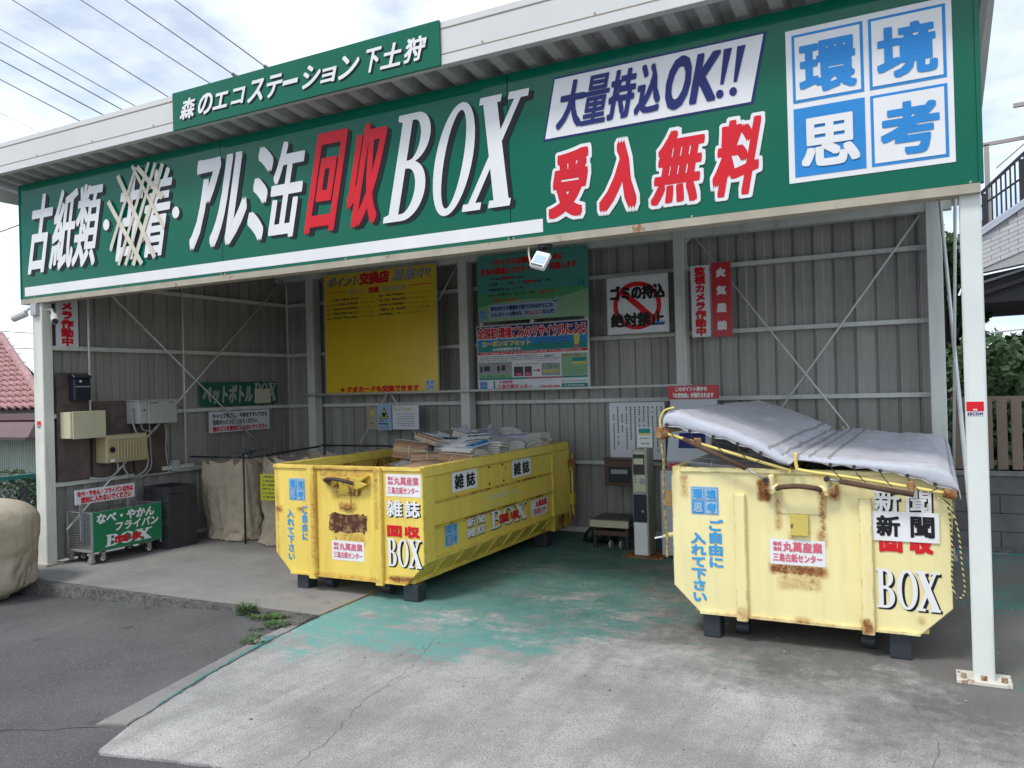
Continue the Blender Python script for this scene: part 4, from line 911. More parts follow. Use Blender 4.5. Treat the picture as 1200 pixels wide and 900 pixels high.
lump = [((cx_, cy_, .25), (.44, .44, .34), 2.2), ((cx_ + .03, cy_, .52), (.46, .46, .27), 2.6)]; rq = random.Random(12)
for k in range(26):
    a_ = k * 2.399; zz = .0 + .6 * ((k * .37) % 1); rr = .36 if zz < .45 else .26; lump.append(((cx_ + rr * cos(a_), cy_ + rr * sin(a_), zz), (rq.uniform(.10, .15), rq.uniform(.10, .15), rq.uniform(.08, .13)), 2))
for q_ in range(14):
    kx = np.array([rq.gauss(0, 9) for _ in range(3)]); P0[:-nu_] += np.sin(P0[:-nu_] @ kx + rq.uniform(0, 6))[:, None] * np.array([rq.gauss(0, .009) for _ in range(3)])[None, :]
inner_ = ellip(lump)
def shell(Q):
    Q = inner_(Q); hh = np.clip(Q[:, 2] + .108, 0, 1); R_ = .505 * np.clip(.60 + hh * 3.2, 0, 1) * np.where(hh > .62, np.clip(1 - (hh - .74) * 2.0, .2, 1), 1)
    d = Q[:, :2] - np.array((cx_, cy_)); l_ = np.sqrt((d * d).sum(1)) + 1e-9; k = l_ > R_; Q[k, :2] = np.array((cx_, cy_)) + d[k] * (R_[k] / l_[k])[:, None]; return Q
P = drape(nu_, nv_, P0, ru, rv, np.arange(nv_ * nu_, (nv_ + 1) * nu_), shell, -.108, 80, g=.0007, seed=4, puff=((cx_, cy_, .2), .0003, .62))
s0 = cloth_sack('filled_sack', 'large bulging tan sack tied at the top beside the kerb', (cx_, cy_, -.112), P, nu_, nv_, M_sack, cap_top=True, rumple=True)
mb = MB(); r = random.Random(2)
for k in range(9):
    a = k * .7; mb.tube([(cx_ + .03 * cos(a), cy_ + .03 * sin(a), .78), (cx_ + .06 * cos(a), cy_ + .06 * sin(a), .82 + r.uniform(-.01, .03)), (cx_ + .11 * cos(a), cy_ + .11 * sin(a), .80 + r.uniform(-.03, .02))], [.02, .026, .008], 6)
part(mb, 'gathered_neck', M_sack, s0, smooth=True)
part(MB().tube([(cx_ + .075 * cos(a / 8 * 2 * pi), cy_ + .075 * sin(a / 8 * 2 * pi), .792) for a in range(9)], .008, 6), 'tie_cord', M_sack2, s0)
fr = thing('sack_frame', 'thin dark pipe frame that holds the sacks open', 'frame', (-6.6, 7.0, 0))
M_dk = mat('dark_steel', (.04, .04, .045), .5, .3)
for p_, q_ in (((-7.66, 6.60, .96), (-6.72, 6.60, .96)), ((-6.80, 6.58, .0), (-6.80, 6.58, 1.02)), ((-6.72, 6.60, .96), (-6.72, 7.75, 1.0)), ((-6.72, 7.78, 1.01), (-5.2, 7.78, 1.01)), ((-5.2, 7.78, .0), (-5.2, 7.78, 1.03))):
    part(MB().cyl(p_, q_, .011, 8), 'pipe', M_dk, fr, smooth=True)
M_yn = mat('yellow_notice', (.55, .53, .03), .5)
b = board('hanging_notice', 'bright yellow notice hung on the brown sack beside the skip', -6.60, -6.12, .495, .785, 6.62, M_yn, th=.004)
t = front(6.62)
for k in range(6): t.scrib('dark', -6.56, -6.16, .745 - k * .044, .018, 1, .8)
t.build(b, K)
wire([(-6.72, 6.62, .96), (-6.60, 6.62, .90), (-6.50, 6.62, .79)], .003, 'cord', 'thin cord holding up the bright yellow notice', 'cord', M_dk)
# tangled dark strap on the frame
tg = MB(); r = random.Random(4)
tg.tube(curve_pts([(-6.78 + r.uniform(-.12, .14), 6.60 + r.uniform(-.04, .04), 1.0 + r.uniform(-.05, .07)) for _ in range(16)], 5), .006, 5)
tag(part(tg, 'tangled_strap', M_dk), 'tangle of dark strap knotted on the sack frame', 'strap')

# ------------------------------------------------------------------ hook lift skips
def yellow(name, col, boxes, th, och=.35, rs=7.5): return mat(name, col, .42, ochre=och, vary=(1.6, .07), streak=.10, edge=1, rust=(rs, th, .05), boxes=boxes, dirt=(2.5, .68, tuple(c * .6 for c in col)))
def hexpoly(x0, x1, z0, z1, ch, cut=0):
    if cut: return [(x0, z0 + ch), (x0 + ch, z0), (x1 - ch, z0), (x1, z0 + ch), (x1, z1), (x0 + cut, z1), (x0, z1 - cut)]
    return [(x0, z0 + ch), (x0 + ch, z0), (x1 - ch, z0), (x1, z0 + ch), (x1, z1), (x0, z1)]
def skip(name, label, x0, x1, y0, y1, z0, z1, my, rusty, ribs, legs, rollers, cut=0, group='yellow skips under the shed'):
    r_ = thing(name, label, 'skip', ((x0 + x1) / 2, y0, 0), 0, group); ch = .17
    part(MB().prism(hexpoly(x0, x1, z0, z1, ch, cut), 'y', y0, y0 + .025), 'front_panel', my, r_, bevel=.004)
    # lip round the front
    part(MB().box(x0 + (cut or .0), x1, y0 - .014, y0 - .0005, z1 - .03, z1 - .0005), 'front_rim', my, r_, bevel=.003)
    part(MB().bar((x0 + ch, y0 - .008, z0 + .008), (x1 - ch, y0 - .008, z0 + .008), .014, .016), 'bottom_rim', my, r_)
    for (a, b_) in ribs:
        part(MB().box(a, b_, y0 - .038, y0 - .0005, z0 - .02, z1 - (.0 if x0 < -3 else .16)), 'rib', my, r_, bevel=.008, seg=2)
    for s, X in ((-1, x0), (1, x1)):
        def sx(d0, d1, *r): a, b_ = X - s * d0, X - s * d1; return bx(min(a, b_), max(a, b_), *r)
        ya, yb = y0 + .026, y1 - .03
        o = part(sx(.030, .042, ya, yb, z0 + ch, z1 - .05), 'side_panel', rusty if s < 0 else my, r_)
        part(MB().prism([(X - s * .012, z0 + ch - .001), (X - s * ch, z0 + .001), (X - s * (ch + .03), z0 + .02), (X - s * .042, z0 + ch - .0005)], 'y', ya, yb), 'chamfer_panel', my, r_)
        part(sx(.0, .055, ya - .0, y1, z1 - .08, z1 + .003), 'top_rail', my, r_, bevel=.005)
        part(sx(.001, .0295, ya, y0 + .17, z0 + ch + .001, z1 - .081), 'corner_post', my, r_, bevel=.004)
        part(sx(.001, .0295, y1 - .43, yb, z0 + ch + .001, z1 - .081), 'corner_post', my, r_, bevel=.004)
        part(sx(.001, .12, y1 - .43, yb, z0 + .02, z0 + ch), 'corner_foot', rusty, r_, bevel=.004)
        part(sx(.014, .0295, y0 + .171, y1 - .431, z0 + .435, z0 + .620), 'mid_band', my, r_, bevel=.004)
        for zz in (z0 + .421, z0 + .622): part(sx(.006, .0295, y0 + .171, y1 - .431, zz, zz + .012), 'ledge', rusty, r_, bevel=.002)
        part(sx(.004, .0295, y0 + .171, y1 - .431, z0 + ch + .0, z0 + ch + .018), 'lower_rail', my, r_, bevel=.003)
        part(sx(.125, .168, ya + .02, y1 - .2, z0 - .001, z0 + .036), 'bottom_rail', my, r_, bevel=.004)
        for k in range(8):
            y = y0 + .3 + k * .29; part(MB().bar((X - s * .125, y, z0 + .028), (X - s * .004, y, z0 + ch - .002), .016, .016), 'stiffener', my, r_)
    part(bx(x0 + ch, x1 - ch, y0 + .026, y1 - .03, z0 + .004, z0 + .03), 'floor', my, r_)
    dr = part(bx(x0, x1, y1 - .028, y1, z0 + .05, z1), 'rear_door', my, r_, bevel=.004)
    part(MB().cyl((x1 + .035, y1 - .02, z0 + .10), (x1 + .035, y1 - .02, z1 - .12), .014, 8), 'hinge_bar', rusty, r_)
    for z in (z0 + .25, z0 + .62): part(bx(x1 + .012, x1 + .06, y1 - .06, y1 + .02, z, z + .12), 'hinge', rusty, r_, bevel=.005)
    for (a, b_, yy) in legs: part(MB().box(a, b_, yy, yy + .12, .001, z0 - .001), 'leg', M_leg, r_, bevel=.006)
    for (a, b_) in rollers:
        part(bx(a, b_, y0 + .10, y1 - .5, z0 - .045, z0 - .001), 'skid_beam', M_leg, r_); part(MB().cyl((a, y0 + .16, .055), (b_, y0 + .16, .055), .045, 18), 'roller', M_leg, r_, smooth=False)
    return r_
M_leg = mat('dark_blue_grey_steel', (.03, .035, .045), .5, vary=(6, .2), rust=(12, .68, .05))
# skip 1 -------------------------------------------------------
X0, X1, Y0, Y1, Z0, Z1 = -5.04, -3.52, 5.22, 8.06, .135, 1.055
c1o = ((X0 + X1) / 2, Y0, 0)
def loc_boxes(bs, o): return [(a - o[0], b_ - o[0], c, d, s) for a, b_, c, d, s in bs]
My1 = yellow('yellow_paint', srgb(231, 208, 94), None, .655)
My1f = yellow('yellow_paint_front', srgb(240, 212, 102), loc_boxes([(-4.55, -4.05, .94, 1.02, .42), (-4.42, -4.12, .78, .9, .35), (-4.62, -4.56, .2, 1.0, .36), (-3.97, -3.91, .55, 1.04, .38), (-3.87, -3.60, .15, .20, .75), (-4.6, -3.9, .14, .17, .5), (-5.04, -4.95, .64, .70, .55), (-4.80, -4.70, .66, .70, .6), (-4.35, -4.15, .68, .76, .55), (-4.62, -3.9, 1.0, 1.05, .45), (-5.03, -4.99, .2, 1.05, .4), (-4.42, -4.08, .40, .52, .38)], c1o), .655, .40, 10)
My1r = mat('yellow_paint_rusty', srgb(208, 182, 70), .55, vary=(2, .15), rust=(6, .50, .06), streak=.3)
sk = skip('hook_skip', 'bright yellow open skip heaped with bundled magazines', X0, X1, Y0, Y1, Z0, Z1, My1, My1r, [(-4.65, -4.575), (-3.965, -3.895)], [(-4.84, -4.72, 5.25), (-3.75, -3.61, 5.25), (-4.84, -4.72, 7.55), (-3.72, -3.58, 7.55)], [(-4.61, -4.53), (-4.02, -3.94)])
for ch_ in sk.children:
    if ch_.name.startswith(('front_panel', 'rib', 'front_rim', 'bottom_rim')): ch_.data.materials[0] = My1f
# hook fitting
yf = Y0
part(MB().prism([(-4.36, .96), (-4.33, .82), (-4.12, .82), (-4.09, .95), (-4.13, .965)], 'y', yf - .02, yf - .001), 'hook_plate', My1r, sk, bevel=.004)
part(MB().prism([(-4.49, .955), (-4.45, .925), (-4.37, .88), (-4.33, .90), (-4.33, .96)], 'y', yf - .055, yf - .001), 'hook_lug', My1r, sk, bevel=.006)
part(MB().prism([(-4.16, .90), (-4.12, .955), (-4.08, .965), (-4.02, .99), (-4.015, .975), (-4.08, .935), (-4.02, .915), (-4.05, .895), (-4.12, .87)], 'y', yf - .055, yf - .001), 'hook_lug', My1r, sk, bevel=.005)
part(MB().tube(curve_pts([(-4.44, yf - .05, .94), (-4.38, yf - .085, .955), (-4.28, yf - .09, .955), (-4.20, yf - .085, .94), (-4.15, yf - .05, .92)], 5), .015, 10), 'hook_bar', mat('dark_rusty_bar', (.05, .035, .03), .6), sk, smooth=True)
part(bx(-4.30, -4.215, yf - .012, yf - .001, .72, .82), 'socket_plate', My1f, sk, bevel=.003); part(bx(-4.285, -4.20, yf - .030, yf - .013, .712, .724), 'socket_lip', My1r, sk)
for x in (-4.325, -4.135): part(MB().cyl((x, yf - .026, .855), (x, yf - .02, .855), .008, 8), 'bolt', My1r, sk)
M_patch = mat('rust_patch', (.085, .030, .015), .9, second=(16, .50, .14, (.36, .20, .08)), vary=(25, .3), bump=(60, .5, .004))
pt = MB(); r = random.Random(3); cxp, czp = -4.25, .59; pl = []
for k in range(48):
    a = 2 * pi * k / 48; c, d = cos(a), sin(a); e = .35
    pl.append((cxp + math.copysign(abs(c) ** e, c) * .205 * r.uniform(.86, 1.05), czp + math.copysign(abs(d) ** e, d) * .082 * r.uniform(.80, 1.08)))
pt.prism(pl, 'y', yf - .0022, yf - .0004); part(pt, 'rust_patch', M_patch, sk, 'rusty rectangle where a sticker was torn off')
t = front(Y0 - .0008)
eco_logo(t, -4.875, -4.70, .755, .94, 0, 'sky', 'pale', .002)
t.vline('sky', 'ご自由に', -4.745, -4.665, .72, .42, .0035, 1); t.vline('sky', '入れて下さい', -4.905, -4.825, .68, .245, .0035, 1)
for (a, c, z0, z1) in ((-4.425, -4.095, .285, .445), (-3.865, -3.535, .825, 1.0)):
    t.rect('white', a, c, z0, z1, 0); h = z1 - z0; wv = c - a
    t.line('pink', '丸萬産業', a + wv * .24, c - wv * .05, z0 + h * .52, z0 + h * .90, .002, 0, 1); t.line('pink', '三島古紙センター', a + wv * .05, c - wv * .05, z0 + h * .12, z0 + h * .45, .0015, 0, 1)
    t.line('pink', '株式', a + wv * .06, a + wv * .22, z0 + h * .73, z0 + h * .90, .0015, 0, 1); t.line('pink', '会社', a + wv * .06, a + wv * .22, z0 + h * .53, z0 + h * .70, .0015, 0, 1)
def shadowed(t, ch, a, b_, z0, z1, key='white', bo=.0045, d=.008, lev=0, sk_='black'):
    t.char(sk_, ch, a + d, b_ + d, z0 - d, z1 - d, 0, bo + .003, lev); t.char(key, ch, a, b_, z0, z1, 0, bo, lev + 2)
shadowed(t, '雑', -3.865, -3.71, .665, .80); shadowed(t, '誌', -3.69, -3.545, .665, .80)
for ch, a, b_ in (('回', -3.865, -3.72), ('収', -3.70, -3.55)): t.char('red', ch, a, b_, .505, .60, 0, .009, 1)
for ch, a, b_ in (('sB', -3.865, -3.775), ('sO', -3.765, -3.66), ('sX', -3.665, -3.54)): shadowed(t, ch, a, b_, .275, .495, 'white', .001, .010)
t.build(sk, K)
t = side(X1 + .0005 - .004 + 0)
XS = X1
t = side(XS - .0295)
t.rect('white', 5.70, 6.11, .80, .965, 0); t.rect('white', 6.77, 7.17, .80, .972, 0)
for u, ch in ((5.735, '雑'), (5.925, '誌'), (6.80, '雑'), (6.985, '誌')): t.char('black', ch, u, u + .15, .82, .945, 0, .005, 1)
for (y, z) in ((6.33, .95), (6.58, .95), (6.33, .80), (6.60, .80)): disc(t, 'black', y, z, .016, .012, 0, 10)
for i, ch in enumerate(ECO): pass
eco_logo(t, 5.57, 5.765, .375, .56, 0, 'sky', 'pale', .002)
for ch, u, z in (('新', 5.91, .475), ('聞', 6.08, .475), ('雑', 5.91, .385), ('誌', 6.08, .385)): shadowed(t, ch, u, u + .15, z, z + .08, 'white', .004, .010)
for ch, a, b_ in (('sB', 6.32, 6.54), ('sO', 6.55, 6.78), ('sX', 6.79, 7.04)): shadowed(t, ch, a, b_, .39, .55, 'white', .002, .012)
for ch, a in (('回', 6.48), ('収', 6.70)): t.char('red', ch, a, a + .18, .415, .50, 0, .009, 4.5)
t.rect('white', 7.15, 7.53, .375, .535, 0); t.line('red', '丸萬産業', 7.25, 7.51, .46, .525, .004, 0, 1); t.line('pink', '三島古紙センター', 7.18, 7.51, .39, .45, .003, 0, 1)
t.build(sk, K)
t = side(XS - .0135); t.scrib('faint', 6.2, 6.9, .655, .06, 0, .8); t.scrib('faint', 6.25, 6.5, .59, .035, 0, .8); t.build(sk, K)

# papers heaped in skip 1
bed = MB(); r = random.Random(9); gx, gy = 12, 26; x_a, x_b, y_a, y_b = -4.98, -3.58, 5.30, 8.0
def hz(x, y): return .60 + .40 * min(1, max(0, (y - 5.5) / .7)) * (.25 + .75 * min(1, max(0, (x + 4.95) / .55))) + .04 * mn.noise(Vector((x * 3, y * 3, 0)))
vs = [(x_a + (x_b - x_a) * i / gx, y_a + (y_b - y_a) * j / gy, hz(x_a + (x_b - x_a) * i / gx, y_a + (y_b - y_a) * j / gy)) for j in range(gy + 1) for i in range(gx + 1)]
bed.add(vs, [(j * (gx + 1) + i, j * (gx + 1) + i + 1, (j + 1) * (gx + 1) + i + 1, (j + 1) * (gx + 1) + i) for j in range(gy) for i in range(gx)])
M_pages = mat('paper_pages', (.46, .44, .40), .85, vary=(30, .25), second=(9, .52, .1, (.30, .26, .20)))
tag(part(bed, 'waste_paper', M_pages), 'mass of waste paper filling the bright yellow skip', 'paper', kind='stuff')
PC = {'brown': (.33, .20, .11), 'grey blue': (.24, .33, .44), 'white': (.78, .78, .80), 'tan': (.42, .33, .20), 'dark red': (.30, .05, .05), 'lilac': (.44, .44, .58), 'pale grey': (.42, .43, .46), 'navy': (.03, .04, .12), 'blue': (.02, .17, .45), 'cream': (.50, .46, .36), 'green and white': (.10, .34, .20), 'black': (.04, .04, .05)}
def pmat(c): return mat('cover_' + c.replace(' ', '_'), PC[c], .45, vary=(12, .12))
M_edge = mat('page_edges', (.60, .58, .52), .9, vary=(90, .22))
M_string = mat('white_string', (.6, .6, .56), .7)
def bundle(x, y, z, w_, l_, n_, cols, rz, rx_, ry_, label, group, name='magazine_bundle', cat='magazines'):
    o = thing(name, label, cat, (x, y, z), rz or .001, group); o.rotation_euler = (rx_, ry_, rz); r = random.Random(int(x * 977 + y * 131)); zz = 0; bend = r.uniform(-.030, .012); tw = r.uniform(-.04, .04)
    for k in range(n_):
        h = r.uniform(.010, .026); dx, dy = r.uniform(-.014, .014), r.uniform(-.014, .014); c = cols[0] if k == n_ - 1 else r.choice(cols)
        x0, x1, y0, y1 = -w_ / 2 + dx, w_ / 2 + dx, -l_ / 2 + dy, l_ / 2 + dy; cur = r.uniform(.0, .012)
        def slab(xa, xb, ya, yb, za, zb, g_=6):
            f_ = lambda x: bend * (x / (w_ / 2)) ** 2 + tw * (x / w_) * (k / n_)
            top = [(xa + (xb - xa) * i / g_, yy, zb + f_(xa + (xb - xa) * i / g_)) for yy in (ya, yb) for i in range(g_ + 1)]; bot = [(a_, b_, c_ - (zb - za)) for a_, b_, c_ in top]; n1 = g_ + 1; m1 = 2 * n1
            return MB().add(top + bot, [(i, i + 1, n1 + i + 1, n1 + i) for i in range(g_)] + [(m1 + i, m1 + n1 + i, m1 + n1 + i + 1, m1 + i + 1) for i in range(g_)] + [(i, m1 + i, m1 + i + 1, i + 1) for i in range(g_)] + [(n1 + i, n1 + i + 1, m1 + n1 + i + 1, m1 + n1 + i) for i in range(g_)] + [(0, n1, m1 + n1, m1), (g_, m1 + g_, m1 + n1 + g_, n1 + g_)])
        mg = part(slab(x0 + .002, x1 - .003, y0 + .002, y1 - .002, zz + .0012, zz + h - .0012), 'magazine', M_edge, o, local=True)
        cv = slab(x0, x1, y0, y1, zz + h - .001, zz + h); l2 = slab(x0, x1, y0, y1, zz, zz + .001); cv.add(l2.v, l2.f); sp_ = slab(x0 - .001, x0 + .001, y0, y1, zz, zz + h, 1); cv.add(sp_.v, sp_.f)
        part(cv, 'cover', pmat(c), mg, local=True)
        zz += h + .001
    s_ = MB().tube([(-w_ / 2 - .014, 0, zz + bend + .002), (-w_ / 4, 0, zz + bend * .25 + .004), (0, 0, zz + .004), (w_ / 4, 0, zz + bend * .25 + .004), (w_ / 2 + .014, 0, zz + bend + .002)], .0022, 4).box(-.002, .002, -l_ / 2 - .018, l_ / 2 + .018, zz + .0025, zz + .0055)
    for s in (-1, 1): s_.box(s * (w_ / 2 + .0135) - .0015, s * (w_ / 2 + .0135) + .0015, -.002, .002, bend, zz + bend + .002); s_.box(-.002, .002, s * (l_ / 2 + .0165) - .0015, s * (l_ / 2 + .0165) + .0015, 0, zz + .004)
    part(s_, 'string', M_string, o, local=True)
    return o
GM = 'magazine bundles in the bright yellow skip'
spec = [  # x, y, z, colour list, place phrase
    (-3.72, 6.05, .93, ['brown', 'tan'], 'at the near end by the lettered side'), (-3.75, 6.40, .96, ['tan', 'cream'], 'near the lettered side, next to a blue one'), (-4.05, 6.15, .94, ['brown'], 'at the near end in the middle'),
    (-3.72, 6.72, .99, ['cream', 'pale grey', 'brown'], 'leaning on the lettered side above the first label'), (-4.0, 6.48, 1.00, ['white', 'cream'], 'tilted on top beside the brown near end'), (-3.88, 6.62, 1.04, ['blue', 'navy', 'brown'], 'beside the tilted white one'),
    (-4.35, 6.30, 1.0, ['brown', 'tan'], 'highest at the near end, bent over'), (-4.35, 6.68, 1.01, ['grey blue', 'pale grey'], 'behind the bent brown ones'), (-4.45, 6.95, 1.02, ['grey blue'], 'on the far side of the heap'),
    (-4.20, 7.0, 1.05, ['dark red', 'cream', 'brown'], 'in the middle of the heap'), (-3.74, 7.05, 1.0, ['pale grey', 'lilac'], 'against the lettered side in the middle'), (-4.5, 7.30, 1.06, ['tan', 'dark red'], 'far side, under torn white paper'),
    (-3.74, 7.38, 1.0, ['lilac', 'pale grey'], 'against the lettered side between two labels'), (-4.1, 7.33, 1.06, ['lilac', 'pale grey'], 'topmost in the middle of the heap'), (-3.76, 7.70, 1.0, ['pale grey', 'white'], 'by the rear door on the lettered side'),
    (-4.12, 7.68, 1.05, ['green and white', 'white'], 'on top near the rear door'), (-4.5, 7.65, 1.04, ['white', 'lilac'], 'by the rear door on the far side'), (-4.78, 7.35, .84, ['pale grey'], 'low against the far side wall'), (-4.74, 6.60, .80, ['brown', 'cream'], 'low at the far side near the front'), (-4.5, 6.05, .74, ['brown'], 'lowest, in the hollow at the near end')]
for k, (x, y, z, cs, ph) in enumerate(spec):
    bundle(x, y, z + .045, rnd.uniform(.20, .25), rnd.uniform(.27, .32), rnd.randint(5, 7), cs, rnd.uniform(-.5, .5) + (0 if k % 2 else pi / 2), rnd.uniform(-.22, .22), rnd.uniform(-.26, .26), '%s magazine bundle %s' % (cs[0], ph), GM)
extra = [(-3.74, 5.98, 1.00, ['navy'], 'poking up beside the lettered side at the near end'), (-3.80, 6.22, 1.10, ['white', 'cream'], 'tilted on edge near the lettered side'), (-3.80, 6.50, 1.12, ['blue'], 'thin, lying near the lettered side rail'), (-4.18, 6.40, 1.16, ['brown', 'tan'], 'thrown on top behind the near ones'), (-3.98, 7.08, 1.14, ['dark red', 'cream'], 'thin, on top in the middle'), (-3.80, 7.22, 1.08, ['lilac'], 'thin, sliding to the lettered side'), (-3.95, 7.55, 1.15, ['white'], 'thin, on top toward the rear door'), (-4.30, 7.5, 1.14, ['lilac', 'white'], 'thin, on top at the back'), (-4.28, 6.85, 1.13, ['black', 'cream'], 'thin, on top left of the middle'), (-3.70, 7.55, 1.09, ['tan'], 'thin, beside the rear corner post')]
for k, (x, y, z, cs, ph) in enumerate(extra):
    bundle(x, y, z, rnd.uniform(.19, .22), rnd.uniform(.25, .29), rnd.randint(2, 3), cs, rnd.uniform(-1.4, 1.4), rnd.uniform(-.28, .28), rnd.uniform(-.34, .34), '%s magazines %s' % (cs[0], ph), GM)
tp = MB(); r = random.Random(6); g_ = 10
vs = []
for j in range(g_ + 1):
    for i in range(g_ + 1):
        x = -4.42 + .34 * i / g_; y = 7.1 + .32 * j / g_; e = abs(i / g_ - .5) * 2
        vs.append((x, y, 1.20 + .05 * e ** 3 + .03 * mn.noise(Vector((i * .5, j * .5, 3))) + (.03 if (i in (0, g_) and j > 6) else 0)))
tp.add(vs, [(j * (g_ + 1) + i, j * (g_ + 1) + i + 1, (j + 1) * (g_ + 1) + i + 1, (j + 1) * (g_ + 1) + i) for j in range(g_) for i in range(g_)])
o = part(tp, 'crumpled_paper', mat('thin_paper', (.55, .55, .58), .8)); o.modifiers.new('t', 'SOLIDIFY').thickness = .001; tag(o, 'crumpled white sheet sticking up from the magazine heap', 'paper')
# brown card box flap at the near end
cbx = thing('cardboard_sheet', 'bent brown cardboard at the near end of the magazine skip', 'cardboard', (-3.85, 5.6, .95))
vs = []; 
for i in range(9):
    x = -4.10 + .06 * i
    for y in (5.45, 5.85): vs.append((x, y, .965 + .045 * sin(i / 8 * pi) + (.05 if y > 5.6 else 0)))
mb = MB().add(vs, [(2 * i, 2 * i + 1, 2 * i + 3, 2 * i + 2) for i in range(8)])
o = part(mb, 'sheet', mat('cardboard', (.30, .20, .12), .85, vary=(4, .12)), cbx, smooth=True); o.modifiers.new('t', 'SOLIDIFY').thickness = .005

# skip 2 -------------------------------------------------------
X0, X1, Y0, Y1, Z0, Z1 = -1.553, .062, 5.22, 8.06, .160, 1.105
c2o = ((X0 + X1) / 2, Y0, 0)
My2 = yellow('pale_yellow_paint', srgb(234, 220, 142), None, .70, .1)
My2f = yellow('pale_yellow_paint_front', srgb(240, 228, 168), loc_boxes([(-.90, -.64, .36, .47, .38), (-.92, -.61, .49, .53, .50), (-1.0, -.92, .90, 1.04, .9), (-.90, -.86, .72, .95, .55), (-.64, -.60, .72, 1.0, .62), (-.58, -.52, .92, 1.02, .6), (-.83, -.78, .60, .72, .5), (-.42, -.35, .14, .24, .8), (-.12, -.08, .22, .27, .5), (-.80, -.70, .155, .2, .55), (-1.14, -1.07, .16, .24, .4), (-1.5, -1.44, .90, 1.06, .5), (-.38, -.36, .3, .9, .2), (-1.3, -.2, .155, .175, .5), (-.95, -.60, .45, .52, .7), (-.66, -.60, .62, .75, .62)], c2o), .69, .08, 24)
sk2 = skip('hook_skip', 'pale yellow newspaper skip under a raised white tarp cover', X0, X1, Y0, Y1, Z0, Z1, My2, My2, [(-1.145, -1.075), (-.415, -.345)], [(-1.375, -1.265, 5.25), (-.275, -.155, 5.25), (-1.375, -1.265, 7.55), (-.275, -.155, 7.55)], [(-1.185, -1.105), (-.435, -.355)], cut=.06)
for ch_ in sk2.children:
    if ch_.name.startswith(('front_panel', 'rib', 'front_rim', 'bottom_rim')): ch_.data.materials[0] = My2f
yf = Y0; M_rb2 = mat('rusty_brown', (.10, .05, .03), .7, vary=(20, .3))
part(MB().prism([(-.885, .83), (-.605, .83), (-.595, 1.02), (-.64, 1.065), (-.85, 1.07), (-.90, 1.03)], 'y', yf - .006, yf - .001), 'recess_plate', My2f, sk2, bevel=.002)
part(bx(-.805, -.70, yf - .028, yf - .007, .70, .83), 'socket_plate', mat('mustard_paint', srgb(206, 188, 96), .5, rust=(14, .60, .05)), sk2, bevel=.003)
for x in (-.905, -.585):
    part(bx(x - .018, x + .018, yf - .075, yf - .001, .955, 1.075), 'hook_lug', My2f, sk2, bevel=.006); part(MB().cyl((x - .045, yf - .05, .99), (x + .045, yf - .05, .99), .030, 14), 'hook_boss', My2f, sk2)
    part(bx(x - .004 - (.05 if x < -.7 else -.05), x + .004 - (.05 if x < -.7 else -.05), yf - .06, yf - .001, .965, 1.02), 'lug_plate', mat('rusty_lug', (.30, .17, .07), .7, vary=(25, .3)), sk2)
part(MB().tube(curve_pts([(-.88, yf - .055, .985), (-.84, yf - .10, 1.005), (-.745, yf - .11, 1.015), (-.65, yf - .10, 1.005), (-.61, yf - .055, .985)], 5), .016, 10), 'hook_bar', M_rb2, sk2, smooth=True)
t = front(Y0 - .0008)
eco_logo(t, -1.425, -1.245, .80, .98, 0, 'sky', 'pale', .0035)
t.vline('sky', 'ご自由に', -1.325, -1.22, .775, .46, .0045, 1); t.vline('sky', '入れて下さい', -1.435, -1.335, .685, .23, .0045, 1)
a, c, z0, z1 = -.935, -.61, .515, .672; t.rect('white', a, c, z0, z1, 0); h = z1 - z0; wv = c - a
t.line('pink', '丸萬産業', a + wv * .24, c - wv * .05, z0 + h * .52, z0 + h * .92, .003, 0, 1); t.line('pink', '三島古紙センター', a + wv * .05, c - wv * .05, z0 + h * .12, z0 + h * .46, .002, 0, 1)
t.line('pink', '株式', a + wv * .06, a + wv * .22, z0 + h * .73, z0 + h * .90, .002, 0, 1); t.line('pink', '会社', a + wv * .06, a + wv * .22, z0 + h * .53, z0 + h * .70, .002, 0, 1)
shadowed(t, '新', -.335, -.195, .865, 1.01, 'white', .0045, .010); shadowed(t, '聞', -.165, -.03, .865, 1.01, 'white', .0045, .010)
for ch, a, b_ in (('回', -.315, -.185), ('収', -.155, -.025)): t.char('red', ch, a, b_, .63, .735, 0, .010, 1)
t.rect('white', -.345, .005, .70, .872, 4); t.char('black', '新', -.325, -.195, .725, .85, 0, .006, 5); t.char('black', '聞', -.145, -.018, .725, .85, 0, .0055, 5)
for ch, a, b_ in (('sB', -.335, -.235), ('sO', -.225, -.115), ('sX', -.125, .0)): shadowed(t, ch, a, b_, .305, .535, 'white', .001, .011)
t.build(sk2, K)
# side handle rod with latch on the left
part(MB().tube([(-1.556, 5.30, .645), (-1.62, 5.34, .63), (-1.66, 5.35, .615)], [.020, .016, .010], 8), 'side_lever', My2f, sk2); part(MB().tube([(-1.66, 5.35, .615), (-1.72, 5.36, .600)], .007, 6), 'lever_tip', K['white'], sk2)
part(bx(-1.60, -1.552, 5.24, 5.32, .84, .94), 'side_bracket', mat('rusty_lug', (.3, .17, .07)), sk2)

